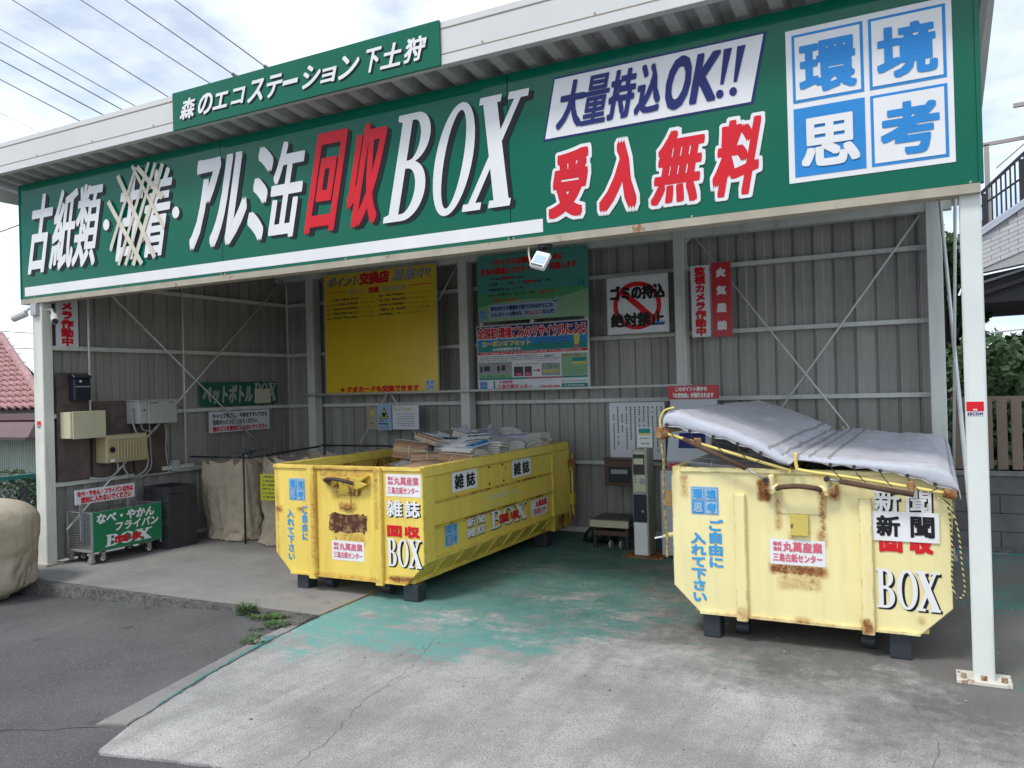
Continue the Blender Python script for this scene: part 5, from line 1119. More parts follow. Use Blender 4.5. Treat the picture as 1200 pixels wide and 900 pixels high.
# newspapers in skip 2
vs = [( -1.50 + 1.5 * i / 8, 5.3 + 2.7 * j / 10, 1.0 + .03 * mn.noise(Vector((i, j, 1)))) for j in range(11) for i in range(9)]
o = part(MB().add(vs, [(j * 9 + i, j * 9 + i + 1, (j + 1) * 9 + i + 1, (j + 1) * 9 + i) for j in range(10) for i in range(8)]), 'waste_newspaper', M_pages); tag(o, 'mass of newspapers filling the pale yellow skip', 'paper', kind='stuff')
PC['newsprint'] = (.44, .43, .42); PC['newsprint dark'] = (.30, .29, .29)
for k, (x, y, z, ph) in enumerate(((-1.30, 5.55, 1.05, 'nearest the raised corner of the tarp'), (-1.05, 5.50, 1.04, 'in the middle of the front row under the tarp'), (-.80, 5.50, 1.0, 'under the low fold of the tarp frame'), (-1.28, 5.95, 1.12, 'leaning in the second row at the open side'), (-1.0, 5.95, 1.09, 'behind the middle front bundle under the tarp'), (-1.25, 6.4, 1.12, 'in the third row at the open side'))):
    bundle(x, y, z - .03, .27, .36, 5, ['newsprint', 'newsprint dark'], rnd.uniform(-.3, .3) + pi / 2, rnd.uniform(-.2, .2), rnd.uniform(-.25, .05), 'folded newspaper bundle %s' % ph, 'newspaper bundles under the tarp', 'newspaper_bundle', 'newspapers')

# tarp cover, two wings on tube frames
def tarp_mat():
    M = mat('silver_tarp', (.49, .49, .52), .65, vary=(9, .09), bump=(16, .35, .008)); t = M.node_tree; b = t.nodes['Principled BSDF']; N = t.nodes.new; L = t.links.new
    src = b.inputs['Base Color'].links[0].from_socket; tc = N('ShaderNodeTexCoord'); sp = N('ShaderNodeSeparateXYZ'); L(tc.outputs['UV'], sp.inputs[0]); tot = None
    for c, w_ in ((.04, .012), (.085, .012), (.415, .012), (.46, .012), (.51, .01), (.545, .01), (.60, .012), (.93, .012), (.965, .008)):
        q = N('ShaderNodeMath'); q.operation = 'COMPARE'; q.inputs[1].default_value = c; q.inputs[2].default_value = w_ * .5; L(sp.outputs[0], q.inputs[0])
        if tot is None: tot = q.outputs[0]
        else:
            a = N('ShaderNodeMath'); a.operation = 'MAXIMUM'; L(tot, a.inputs[0]); L(q.outputs[0], a.inputs[1]); tot = a.outputs[0]
    sc = N('ShaderNodeMath'); sc.operation = 'MULTIPLY'; sc.inputs[1].default_value = .85; L(tot, sc.inputs[0])
    mx = N('ShaderNodeMix'); mx.data_type = 'RGBA'; L(sc.outputs[0], mx.inputs[0]); L(src, mx.inputs[6]); mx.inputs[7].default_value = (.25, .235, .24, 1); L(mx.outputs[2], b.inputs['Base Color'])
    b.inputs['Transmission Weight'].default_value = 0
    return M
tarp = thing('tarp_cover', 'white tarp lid on yellow tube frame, left wing propped up', 'tarp', (-.75, 5.2, 1.1))
YF, YR = 5.165, 8.02
secL = [(-1.575, 1.335), (-1.58, 1.43), (-1.56, 1.468), (-1.50, 1.480), (-1.2, 1.375), (-1.0, 1.297), (-.87, 1.222), (-.80, 1.178), (-.745, 1.198), (-.66, 1.195), (-.4, 1.178), (-.12, 1.160), (0.0, 1.148), (.07, 1.11), (.105, 1.05), (.115, .97)]
# resample
def resample(p, n):
    d = [0]
    for a, b_ in zip(p, p[1:]): d.append(d[-1] + sqrt((a[0] - b_[0]) ** 2 + (a[1] - b_[1]) ** 2))
    o = []
    for k in range(n + 1):
        s = d[-1] * k / n; i = max(j for j in range(len(d)) if d[j] <= s + 1e-9); i = min(i, len(p) - 2); q = (s - d[i]) / (d[i + 1] - d[i]); o.append((p[i][0] + (p[i + 1][0] - p[i][0]) * q, p[i][1] + (p[i + 1][1] - p[i][1]) * q))
    return o
nu, nv = 110, 90; sec = resample(secL, nu); vs = []; uv = []
for j in range(nv + 1):
    q = j / nv; y = YF + (YR - YF) * q
    for i, (x, z) in enumerate(sec):
        u = i / nu
        sag = -.007 * sin(pi * min(1, max(0, (u - .08) / .38))) * abs(sin(q * pi * 4)) ** .6 if u < .46 else -.006 * sin(pi * (u - .5) / .5) * abs(sin(q * pi * 4)) ** .6
        wr = .012 * mn.noise(Vector((x * 5, y * 2.2, 2))) + .007 * mn.noise(Vector((x * 16, y * 7, 5))) + .010 * (abs(mn.noise(Vector((x * 7 + y * 3, y * 6 - x * 4, 9)))) - .2) + .004 * (abs(mn.noise(Vector((x * 20, y * 26, 1)))) - .2)
        if u < .10: wr += .03 * abs(sin(q * pi * 4)) * (1 if u > .03 else .3) * -1
        if .42 < u < .5: wr += .018 * mn.noise(Vector((x * 30, y * 3, 7)))
        zc = z + (sag + wr if 2 < i < nu - 1 else 0); edge = min(q, 1 - q) * (YR - YF)
        if edge < .03: zc -= (.03 - edge) ** 2 * 12
        vs.append((x, y, zc)); uv.append((u, q))
base_n = len(vs); skf = [[], []]; fs = [(j * (nu + 1) + i, j * (nu + 1) + i + 1, (j + 1) * (nu + 1) + i + 1, (j + 1) * (nu + 1) + i) for j in range(nv) for i in range(nu)]
eyes = [(-1.55, 1.385), (-1.40, 1.345), (-1.25, 1.31), (-1.10, 1.265), (-.96, 1.21), (-.56, 1.145), (-.43, 1.135), (-.29, 1.115), (-.15, 1.09), (-.01, 1.045)]
SK = [(-1.60, 1.37)] + [(a, b_ - .012) for a, b_ in eyes[:5]] + [(-.86, 1.135), (-.80, 1.12), (-.76, 1.16), (-.70, 1.155)] + [(a, b_ - .012) for a, b_ in eyes[5:]] + [(.09, .995)]
def skirt_z(x):
    for (a, c), (b_, d) in zip(SK, SK[1:]):
        if x <= b_: return c + (d - c) * max(0, (x - a)) / (b_ - a)
    return SK[-1][1]
# front and rear skirts
for jj, yy in ((0, YF), (nv, YR)):
    for kk in range(0, 5):
        for i, (x, z) in enumerate(sec):
            u = i / nu
            bot = skirt_z(x); fr_ = min(abs(x - e_[0]) for e_ in eyes) / .07
            if kk == 4: bot += .016 * min(1, fr_)
            bot = min(bot, z - .006)
            top = vs[jj * (nu + 1) + i][2]; zz = top + (bot - top) * kk / 4
            vs.append((x, yy - (.012 * sin(kk / 4 * pi) + .004 * mn.noise(Vector((x * 14, kk, jj)))) * (1 if jj == 0 else -1), zz)); uv.append((.25, .5))
    st0 = base_n if jj == 0 else base_n + 5 * (nu + 1)
    for kk in range(4):
        for i in range(nu):
            a = st0 + kk * (nu + 1) + i; b_ = a + nu + 1
            skf[0 if jj == 0 else 1].append((a, b_, b_ + 1, a + 1))
mb = MB(); mb.v = vs[:base_n]; mb.f = fs
o = part(mb, 'canvas', tarp_mat(), tarp, smooth=True); ul = o.data.uv_layers.new(name='UVMap')
for lp in o.data.loops: ul.data[lp.index].uv = uv[lp.vertex_index]
for q_ in (0, 1):
    n5 = 5 * (nu + 1); st_ = base_n + q_ * n5; mb = MB(); mb.v = vs[st_:st_ + n5]; mb.f = [tuple(i - st_ for i in f) for f in skf[q_]]
    o2 = part(mb, 'skirt', mat('silver_tarp_skirt', (.49, .51, .56), .65, vary=(7, .08), bump=(22, .5, .010)), tarp, smooth=True); o2.modifiers.new('t', 'SOLIDIFY').thickness = .003
    hem = [Vector(vs[(0 if q_ == 0 else nv * (nu + 1)) + i]) + Vector((0, -.004 if q_ == 0 else .004, .001)) for i in range(4, nu - 2)]
    hem = [Vector(v) + Vector((0, -.003, 0)) for v in mb.v[-(nu + 1):]]
    part(MB().tube(hem, .0025, 6), 'bottom_hem', mat('silver_tarp_hem', (.62, .63, .66), .5), tarp, smooth=True)
sl = o.modifiers.new('t', 'SOLIDIFY'); sl.thickness = .003
M_tube = mat('pale_yellow_tube', srgb(226, 205, 120), .45, rust=(16, .62, .06), vary=(6, .1)); M_rt = mat('rusty_tube_end', (.35, .2, .08), .7, rust=(18, .45, .1))
for yy in (5.155, 8.03):
    part(MB().tube([(-1.585, yy, 1.335), (-.80, yy, 1.105)], .010, 10), 'frame_tube', M_tube, tarp, smooth=True)
    part(MB().tube(curve_pts([(-.755, yy - .01, 1.215), (-.752, yy - .01, 1.13), (-.71, yy - .01, 1.105), (-.4, yy - .01, 1.065), (.085, yy - .01, .99)], 5), .0105, 10), 'frame_tube', M_tube, tarp, smooth=True)
part(MB().tube([(-1.585, 5.155, 1.335), (-1.585, 8.03, 1.335)], .014, 10), 'frame_tube', M_tube, tarp); part(MB().tube([(.085, 5.145, .985), (.085, 8.02, .985)], .014, 10), 'frame_tube', M_tube, tarp)
part(MB().tube([(-.80, 5.155, 1.10), (-.80, 8.03, 1.10)], .014, 10), 'hinge_tube', M_tube, tarp)
part(MB().tube(curve_pts([(-1.59, 5.155, 1.33), (-1.597, 5.155, 1.42), (-1.565, 5.155, 1.478), (-1.50, 5.155, 1.497)], 6), .007, 8), 'corner_hoop', M_tube, tarp, smooth=True)
part(MB().cyl((-1.60, 5.12, 1.33), (-1.555, 5.19, 1.33), .032, 12), 'corner_joint', M_rt, tarp); part(bx(-1.62, -1.57, 5.135, 5.175, 1.29, 1.37), 'corner_joint', M_rt, tarp, bevel=.006)
part(bx(-1.38, -1.33, 5.135, 5.17, 1.255, 1.30), 'clamp', M_rt, tarp, bevel=.006); part(bx(-.155, -.115, 5.125, 5.165, .99, 1.06), 'clamp', M_rt, tarp, bevel=.006); part(MB().cyl((.03, 5.14, 1.0), (.09, 5.14, .985), .026, 12), 'corner_joint', M_rt, tarp)
for (a, b_, c, d) in ((-1.44, 1.295, -1.05, 1.115), (-.12, .985, -.51, 1.05)):
    part(MB().tube([(a, 5.125, b_), (c, 5.125, d)], .016, 10), 'gas_strut', M_rb2, tarp, smooth=True)
    e = (-.93, 1.045) if a < -1 else (-.58, 1.062); part(MB().tube([(c, 5.125, d), (e[0], 5.125, e[1])], .006, 8), 'strut_rod', M_gal, tarp, smooth=True); part(MB().cyl((e[0], 5.10, e[1]), (e[0], 5.15, e[1]), .016, 10), 'strut_end', M_dk, tarp)
eyes = [(-1.55, 1.385), (-1.40, 1.345), (-1.25, 1.31), (-1.10, 1.265), (-.96, 1.21), (-.56, 1.145), (-.43, 1.135), (-.29, 1.115), (-.15, 1.09), (-.01, 1.045)]
for i, (x, z) in enumerate(eyes):
    part(MB().cyl((x, 5.148, z), (x, 5.138, z), .011, 12), 'eyelet', M_dk, tarp)
    fz = (1.335 - (x + 1.585) * .293) if x < -.8 else (1.105 - (x + .71) * .14)
    x2 = x + (.06 if i not in (4, 9) else -.03); f2 = (1.335 - (x2 + 1.585) * .293) if x2 < -.8 else (1.105 - (x2 + .71) * .14)
    part(MB().tube([(x, 5.140, z), (x + .012, 5.136, (z + fz) / 2), (x2, 5.136, f2 - .012)], .0028, 5), 'lacing', M_dk, tarp)
M_rope = mat('yellow_black_rope', (.50, .45, .16), .8)
def rope_mat():
    t = M_rope.node_tree; b = t.nodes['Principled BSDF']; N = t.nodes.new; L = t.links.new; tc = N('ShaderNodeTexCoord'); wv = N('ShaderNodeTexWave'); wv.bands_direction = 'DIAGONAL'; wv.inputs['Scale'].default_value = 22; wv.inputs['Distortion'].default_value = .6
    L(tc.outputs['Object'], wv.inputs['Vector']); cr = N('ShaderNodeValToRGB'); cr.color_ramp.interpolation = 'CONSTANT'; cr.color_ramp.elements[0].color = (.02, .02, .02, 1); cr.color_ramp.elements[1].position = .5; cr.color_ramp.elements[1].color = (.58, .52, .22, 1)
    L(wv.outputs[0], cr.inputs[0]); L(cr.outputs[0], b.inputs['Base Color'])
rope_mat()
rp = MB(); 
rp.tube(curve_pts([(.0, 5.13, .97), (.05, 5.12, .93), (.065, 5.12, .70), (.06, 5.12, .50), (.085, 5.12, .42), (.12, 5.12, .46), (.11, 5.12, .62), (.095, 5.12, .80), (.06, 5.12, .93), (.02, 5.12, .96)], 8), .0055, 6)
tag(part(rp, 'rope', M_rope, smooth=True), 'yellow and black rope looped at the right corner of the tarped skip', 'rope', 'striped ropes on the pale skip')
rp = MB().tube(curve_pts([(-1.59, 5.13, 1.31), (-1.575, 5.13, 1.15), (-1.585, 5.15, .95), (-1.595, 5.2, .78), (-1.60, 5.25, .62), (-1.605, 5.25, .50)], 6), .009, 6)
tag(part(rp, 'rope', mat('rusty_rope', (.22, .14, .07), .8, second=(40, .5, .03, (.45, .38, .16))), smooth=True), 'rusty brown rope hanging from the raised left corner of the tarp', 'rope', 'striped ropes on the pale skip')

# ------------------------------------------------------------------ kiosk, scale, machine at the back
kk = thing('ticket_kiosk', 'slim grey ticket kiosk with dark screen on a rusty plate', 'kiosk', (-2.52, 7.55, 0))
M_kg = mat('kiosk_grey', (.40, .40, .35), .4, vary=(3, .05)); M_kc = mat('kiosk_cream', (.55, .56, .42), .4)
part(bx(-2.60, -2.45, 7.45, 7.66, .014, 1.03), 'body', M_kg, kk, bevel=.006, seg=2); part(bx(-2.70, -2.30, 7.38, 7.75, .001, .013), 'base_plate', M_rt, kk)
part(bx(-2.59, -2.46, 7.436, 7.449, .62, 1.01), 'face', M_kc, kk, bevel=.006); part(bx(-2.585, -2.47, 7.432, 7.4355, .79, .985), 'display', M_dk, kk, bevel=.002); part(bx(-2.575, -2.48, 7.428, 7.4315, .89, .945), 'screen', K['cream'], kk)
part(bx(-2.592, -2.462, 7.440, 7.449, .335, .60), 'dark_panel', mat('navy_panel', (.01, .012, .03), .25), kk, bevel=.002); part(bx(-2.592, -2.462, 7.440, 7.449, .02, .33), 'white_panel', K['white'], kk, bevel=.002)
part(bx(-2.52, -2.475, 7.428, 7.4355, .70, .755), 'slot_plate', K['grey'], kk)
for z in (.72, .75, .78): part(MB().cyl((-2.565, 7.436, z), (-2.565, 7.43, z), .007, 8), 'button', M_dk, kk)
part(MB().cyl((-2.50, 7.44, .44), (-2.50, 7.435, .44), .012, 10), 'lock', K['grey'], kk)
b = board('small_notice', 'small notice with blue and green picture above the kiosk', -2.555, -2.41, 1.05, 1.24, 7.5, K['white'], th=.006)
t = front(7.5); t.rect('teal', -2.54, -2.425, 1.185, 1.23, 1); t.rect('yel', -2.54, -2.425, 1.165, 1.184, 1); t.scrib('dark', -2.53, -2.43, 1.13, .012, 1); t.scrib('grn', -2.52, -2.44, 1.075, .02, 1); t.build(b, K)
part(bx(-2.495, -2.475, 7.507, 7.52, 1.0305, 1.20), 'stake', M_gal, b)
dv_ = thing('wall_display', 'brown boxed display screen on the back wall left of kiosk', 'display', (-2.95, 8.3, .58))
M_br = mat('brown_plastic', (.10, .055, .04), .5)
part(bx(-3.13, -2.80, 8.08, 8.26, .59, .86), 'body', M_br, dv_, bevel=.01, seg=2); part(bx(-3.14, -2.79, 8.07, 8.265, .862, .88), 'hood', M_br, dv_); part(bx(-3.08, -2.84, 8.068, 8.079, .63, .79), 'screen', mat('dark_screen', (.02, .035, .045), .2), dv_, bevel=.003); part(bx(-3.05, -2.87, 8.064, 8.0675, .72, .765), 'readout', K['grey'], dv_)
sc_ = thing('floor_scale', 'low weighing scale cart with cream front bar left of kiosk', 'scale', (-2.95, 7.9, 0))
part(bx(-3.14, -2.74, 7.70, 8.10, .245, .30), 'platform', mat('scale_grey', (.12, .12, .12), .5), sc_, bevel=.005); part(bx(-3.15, -2.735, 7.675, 7.698, .22, .29), 'front_bar', M_cream, sc_, bevel=.003); part(bx(-3.13, -2.75, 7.72, 8.08, .13, .18), 'lower_frame', M_br, sc_, bevel=.004)
for a in (-3.11, -2.77):
    for b_ in (7.74, 8.06): part(bx(a - .018, a + .018, b_ - .018, b_ + .018, .0, .244), 'leg', M_dk, sc_)
for a in (-2.95, -2.84): part(MB().cyl((a, 7.72, .045), (a + .02, 7.72, .045), .042, 14), 'wheel', K['grey'], sc_)
mw = thing('collection_machine', 'white point card machine partly hidden behind the pale skip', 'machine', (-2.1, 7.8, 0))
M_mw = mat('white_machine', (.52, .55, .60), .35, vary=(2, .04))
part(bx(-2.34, -1.85, 7.50, 8.05, .02, .83), 'body', M_mw, mw, bevel=.008, seg=2); part(MB().prism([(7.58, .831), (7.52, .92), (7.62, 1.22), (8.04, 1.22), (8.04, .831)], 'x', -2.28, -1.86), 'head', M_mw, mw, bevel=.006); part(bx(-2.33, -1.86, 7.493, 7.499, .03, .20), 'kick_panel', M_mw, mw)
part(MB().prism([(7.553, 1.04), (7.60, 1.18), (7.606, 1.178), (7.559, 1.038)], 'x', -2.17, -1.92), 'screen', K['navy'], mw)
t = TX((0, 7.515, 0), (1, 0, 0), (0, 0, 1)); t.line('red', '古紙計量機', -2.26, -1.98, .845, .905, .006, 0, 0); t.build(mw, K)
rs = thing('header_sign', 'red and white header sign above the white machine', 'sign', (-2.1, 7.9, 1.22))
part(bx(-2.33, -1.87, 7.86, 7.90, 1.222, 1.50), 'panel', M_mw, rs, bevel=.003); part(bx(-2.345, -1.855, 7.84, 7.91, 1.50, 1.63), 'header', M_rb, rs, bevel=.003)
t = front(7.84); t.line('white', 'このポイント券から', -2.27, -1.95, 1.575, 1.62, .003, 0, 0); t.line('white', '『お買物券』が発行されます', -2.31, -1.89, 1.51, 1.56, .003, 0, 0); t.build(rs, K)
t = front(7.86); t.line('red', 'ポイント', -2.30, -2.05, 1.33, 1.42, .005, 0, 0)
# dark items lying beyond skip 1
heap = MB()
for k in range(7):
    x, y, s = -3.30 + .09 * k * .4, 8.0 + .04 * (k % 3), .07 + .02 * (k % 3); heap.tube([(x, y, .0), (x + .03, y + .02, s * 1.3), (x + .06, y, s * 2.2)], [s, s * .95, s * .3], 8)
tag(part(heap, 'plastic_bag', mat('dark_green_plastic', (.01, .03, .02), .35, bump=(20, .6, .02)), smooth=True), 'crumpled dark plastic bag on the floor beyond the yellow skip', 'bag')

# ------------------------------------------------------------------ cameras and lamp
def sec_cam(label, x, y, z, d):
    o = thing('security_camera', label, 'camera', (x, y, z), 0, 'cameras on the left post'); M_c = mat('camera_white', (.55, .55, .53), .35)
    D = Vector(d).normalized(); P = Vector((x, y, z))
    part(MB().cyl(P - D * .08, P + D * .07, .036, 18), 'body', M_c, o, smooth=False, bevel=.006); part(MB().cyl(P + D * .0705, P + D * .074, .028, 16), 'lens', M_dk, o)
    return o
c_ = sec_cam('white bullet camera pointing left from the post top', -8.06, 4.90, 2.50, (-.8, -.4, -.35)); part(MB().tube([(-8.02, 4.92, 2.53), (-7.96, 4.95, 2.58), (-7.92, 4.979, 2.58)], .014, 8), 'bracket', mat('camera_white', (.5, .5, .5)), c_)
c_ = sec_cam('grey camera pointing right beside the top of the left post', -7.62, 4.98, 2.45, (.75, -.45, -.4)); part(MB().tube([(-7.66, 5.0, 2.47), (-7.72, 5.02, 2.55), (-7.829, 5.03, 2.56)], .014, 8), 'bracket', mat('camera_white', (.5, .5, .5)), c_)
lb = tag(part(bx(-7.95, -7.86, 4.94, 4.979, 2.50, 2.618), 'cable_box', M_gbx, bevel=.005), 'small grey junction box between the two cameras', 'electrical box')
lm = thing('floodlight', 'small square white floodlight hanging below the green sign', 'lamp', (-2.33, 5.0, 2.62))
part(MB().cyl((-2.33, 5.02, 2.622), (-2.33, 5.02, 2.60), .05, 16), 'mount', M_dk, lm); part(MB().tube([(-2.33, 5.02, 2.60), (-2.33, 4.99, 2.54)], .014, 8), 'arm', M_dk, lm)
hd = MB(); q = Matrix.Rotation(radians(18), 4, 'Y') @ Matrix.Rotation(radians(-28), 4, 'X'); 
def rb(m4, c, b6):
    mb = MB().box(*b6); mb.v = [tuple(Vector(c) + (m4 @ Vector(v))) for v in mb.v]; return mb
hd = part(rb(q, (-2.335, 4.95, 2.505), (-.055, .055, -.02, .02, -.062, .062)), 'head', K['white'], lm, bevel=.006); part(rb(q, (-2.335, 4.95, 2.505), (-.04, .04, -.023, -.0205, -.03, .03)), 'glass', K['pale'], lm); part(rb(q, (-2.335, 4.95, 2.505), (-.045, .045, -.024, -.0205, -.055, -.042)), 'sensor_strip', M_dk, lm)
part(MB().tube(curve_pts([(-2.44, 4.99, 2.62), (-2.435, 4.98, 2.56), (-2.41, 4.96, 2.49), (-2.38, 4.96, 2.47)], 4), .006, 6), 'cord', K['cream'], lm)
# stickers on posts
for (x0, x1, y, z0, z1, lab) in ((-7.935, -7.875, 4.978, 1.38, 1.45, 'tiny red security sticker on the left post'), (.150, .232, 4.998, 1.435, 1.512, 'red and white security sticker on the right post')):
    o = thing('security_sticker', lab, 'sticker', (x0, y, z0)); part(bx(x0, x1, y, y + .0015, z0, z1), 'backing', K['white'], o)
    t = front(y - .0005); t.rect('red', x0, x1, z0 + (z1 - z0) * .32, z1, 0); t.line('navy', 'SECOM', x0 + .004, x1 - .004, z0 + .002, z0 + (z1 - z0) * .3, .0012, 0, 0); t.line('white', '警備', x0 + (x1 - x0) * .38, x1 - (x1 - x0) * .38, z0 + (z1 - z0) * .36, z0 + (z1 - z0) * .5, .0006, 0, 1); t.build(o, K)

# ------------------------------------------------------------------ weeds
M_leaf = mat('weed_leaf', (.06, .13, .035), .6, vary=(20, .3))
def weed(x, y, z, s, n_, label, flat=False):
    mb = MB(); r = random.Random(int(x * 100))
    for k in range(n_):
        a = r.uniform(0, 2 * pi); rr = s * sqrt(r.random()); h = r.uniform(.1, .9) * s * (.25 if flat else .8); px, py = x + rr * cos(a), y + rr * sin(a) * .6; l = s * r.uniform(.12, .3); w_ = l * .4
        d = Vector((cos(a), sin(a), r.uniform(-.2, .9))).normalized(); sd_ = d.cross(Vector((0, 0, 1))).normalized() * w_; P = Vector((px, py, z + h))
        mb.add([P, P + d * l * .5 + sd_, P + d * l, P + d * l * .5 - sd_], [(0, 1, 2, 3)])
    tag(part(mb, 'weed', M_leaf), label, 'weed', 'weeds along the kerb')
weed(-4.72, 4.56, -.02, .09, 420, 'leafy green weed tuft at the kerb end')
weed(-4.36, 4.50, -.01, .10, 300, 'flat green weed patch beside the broken strip', True); weed(-4.22, 4.36, -.01, .10, 160, 'small flat weeds in the joint near the strip', True)
weed(-5.75, 4.46, -.06, .05, 60, 'tiny weed against the slab kerb'); weed(-6.0, 4.45, -.07, .04, 40, 'tiniest weed farther left on the slab kerb'); weed(-4.50, 4.46, -.012, .07, 160, 'flat weeds spreading along the cracked asphalt edge', True); weed(-4.62, 4.50, -.02, .05, 120, 'low weeds right beside the leafy tuft', True); weed(-4.30, 4.24, -.012, .06, 80, 'thin trail of weeds toward the narrow strip', True); weed(-4.19, 4.12, -.012, .06, 90, 'last thin weeds at the end of the trail', True); weed(-4.10, 4.0, -.01, .09, 120, 'sparse weeds along the asphalt edge', True)

# ------------------------------------------------------------------ left: neighbour house, fence
hs = thing('tiled_house', 'house with pink clay tile roof beyond the left post', 'house', (-22, 12, 0))
M_tile = mat('pink_clay_tile', (.36, .19, .18), .55, objvar=.16, vary=(4, .25), second=(3, .5, .1, (.42, .25, .235))); M_brown = mat('mauve_metal', (.16, .10, .10), .5, vary=(3, .1)); M_sid = mat('pale_green_siding', (.42, .48, .42), .6, vary=(2, .08))
e0, e1 = Vector((-30, 12, 1.42)), Vector((-18.7, 12, 1.42)); up = Vector((0, 3, 2.15)); ul_ = up.normalized(); nn = Vector((1, 0, 0)).cross(ul_)
part(MB().prism([(-30, -.12), (-19.0, -.12), (-19.0, 1.45), (-30, 1.45)], 'y', 12.3, 18.0), 'wall', M_sid, hs)
for k in range(44): part(bx(-22.8 + k * .09, -22.8 + k * .09 + .012, 12.285, 12.299, -.1, .80), 'siding_rib', M_sid, hs)
part(bx(-30, -18.7, 11.9, 12.4, 1.20, 1.36), 'eave_fascia', M_brown, hs); part(MB().prism([(11.75, 1.15), (12.3, 1.19), (12.3, .82), (11.55, .80)], 'x', -30, -18.8), 'lower_canopy', M_brown, hs)
part(bx(-30, -18.8, 11.50, 11.56, .74, .81), 'canopy_edge', mat('dark_mauve', (.07, .05, .05), .5), hs)
part(MB().add([e0, e1, Vector((-25.6, 15, 3.57)), Vector((-30, 15, 3.57)), Vector((-27, 18, 1.42)), Vector((-30, 18, 1.42))], [(0, 1, 2, 3), (3, 2, 4, 5)]), 'roof_base', M_brown, hs)
tw, tl = .30, .245; tm = MB(); nn_ = 8; vs = []
for q in range(2):
    for i in range(nn_ + 1):
        a = i / nn_; hgt = .075 * (sin(a * 2 * pi) * .5 + .5) + .02 + (.075 if q == 0 else 0); vs.append((a * tw * 1.03, q * tl * 1.12, hgt))
    for i in range(nn_ + 1): vs.append((i / nn_ * tw * 1.03, q * tl * 1.12, vs[q * 2 * (nn_ + 1) + i][2] - .06))
w9 = nn_ + 1
fs2 = [(i, i + 1, 2 * w9 + i + 1, 2 * w9 + i) for i in range(nn_)] + [(i, w9 + i, w9 + i + 1, i + 1) for i in range(nn_)]
me_t = MB().add(vs, fs2).mesh('roof_tile'); me_t.materials.append(M_tile)
for p_ in me_t.polygons: p_.use_smooth = False
pit = math.atan2(2.15, 3); row = 0
L_sl = up.length; cnt = 0
while row * tl < L_sl - .1:
    s_ = row * tl; xr = -18.7 + (-25.6 + 18.7) * s_ / L_sl; x = xr - tw - .02; lim = max(-29, xr - 12)
    # only the stretch seen past the post
    while x > -26.5 and cnt < 420:
        o = bpy.data.objects.new('roof_tile', me_t); COL.objects.link(o); o.parent = hs; o.location = Vector((x - (.15 if row % 2 else 0), 12, 1.42)) + ul_ * s_ - Vector((-22, 12, 0)); o.rotation_euler = (pit, 0, 0)
        if x < -26.2 or (x > -19.6 and s_ > 5): pass
        x -= tw; cnt += 1
    row += 1
part(MB().tube([e1 + Vector((0, 0, .08)), Vector((-25.6, 15, 3.68))], .11, 8), 'hip_ridge', M_tile, hs); part(MB().tube([(-25.6, 15, 3.7), (-29.5, 15, 3.7)], .12, 8), 'roof_ridge', M_tile, hs)
fn = thing('mesh_fence', 'teal mesh fence behind the big sack', 'fence', (-10.0, 5.8, -.11))
M_tf = mat('teal_paint', (.02, .17, .14), .5); M_net = mat('dark_mesh', (.03, .06, .06), .6)
part(bx(-10.03, -9.97, 3.0, 12.0, .70, .75), 'top_rail', M_tf, fn); part(bx(-10.03, -9.97, 3.0, 12.0, -.08, -.05), 'bottom_rail', M_tf, fn)
for k in range(5): part(bx(-10.04, -9.96, 3.0 + k * 2, 3.05 + k * 2, -.12, .78), 'fence_post', M_tf, fn)
net = MB(); k = -6.0
while k < 12:
    for s in (1, -1):
        a = 3.0 + k * 1.0; y0 = a; y1 = a + .75 * s
        lo, hi = 3.0, 12.0
        if lo <= min(y0, y1) and max(y0, y1) <= hi: net.bar((-10.0 + s * .004, y0, -.05), (-10.0 + s * .004, y1, .70), .006, .006)
    k += .075
part(net, 'mesh', M_net, fn)
# shrubs behind the fence
M_bush = mat('dark_leaf', (.065, .12, .045), .65, vary=(5, .4), second=(2, .55, .1, (.07, .14, .04)))
def leaf_cloud(n_, fn_, size, seed, flat=.5):
    mb = MB(); r = random.Random(seed); vs = []; fs = []
    for k in range(n_):
        P = Vector(fn_(r)); d = Vector((r.gauss(0, 1), r.gauss(0, 1), r.gauss(0, flat))).normalized(); s = size * r.uniform(.6, 1.4); o_ = d.cross(Vector((r.gauss(0, 1), r.gauss(0, 1), r.gauss(0, 1)))).normalized() * s * .38
        b0 = len(vs); vs += [P, P + d * s * .5 + o_, P + d * s, P + d * s * .5 - o_]; fs.append((b0, b0 + 1, b0 + 2, b0 + 3))
    mb.v = [tuple(v) for v in vs]; mb.f = fs; return mb
def clump_fn(clumps):
    tot = [c[3] ** 2 for c in clumps]
    def f(r):
        c = r.choices(clumps, tot)[0]; d = Vector((r.gauss(0, 1), r.gauss(0, 1), r.gauss(0, 1))).normalized() * c[3] * (r.random() ** .35)
        return (c[0] + d.x, c[1] + d.y, c[2] + d.z * .8)
    return f
r = random.Random(21)
sh = thing('shrub', 'dark shrub growing behind the teal mesh fence', 'shrub', (-11.5, 7, -.11))
part(leaf_cloud(9000, clump_fn([(-11.6 + r.uniform(-.5, .5), 5 + r.uniform(0, 5), .15 + r.uniform(-.15, .3), r.uniform(.25, .45)) for _ in range(22)]), .07, 3), 'foliage', M_bush, sh); part(MB().cyl((-11.5, 7, -.1), (-11.5, 7, .5), .05, 8), 'stem', M_wood, sh)

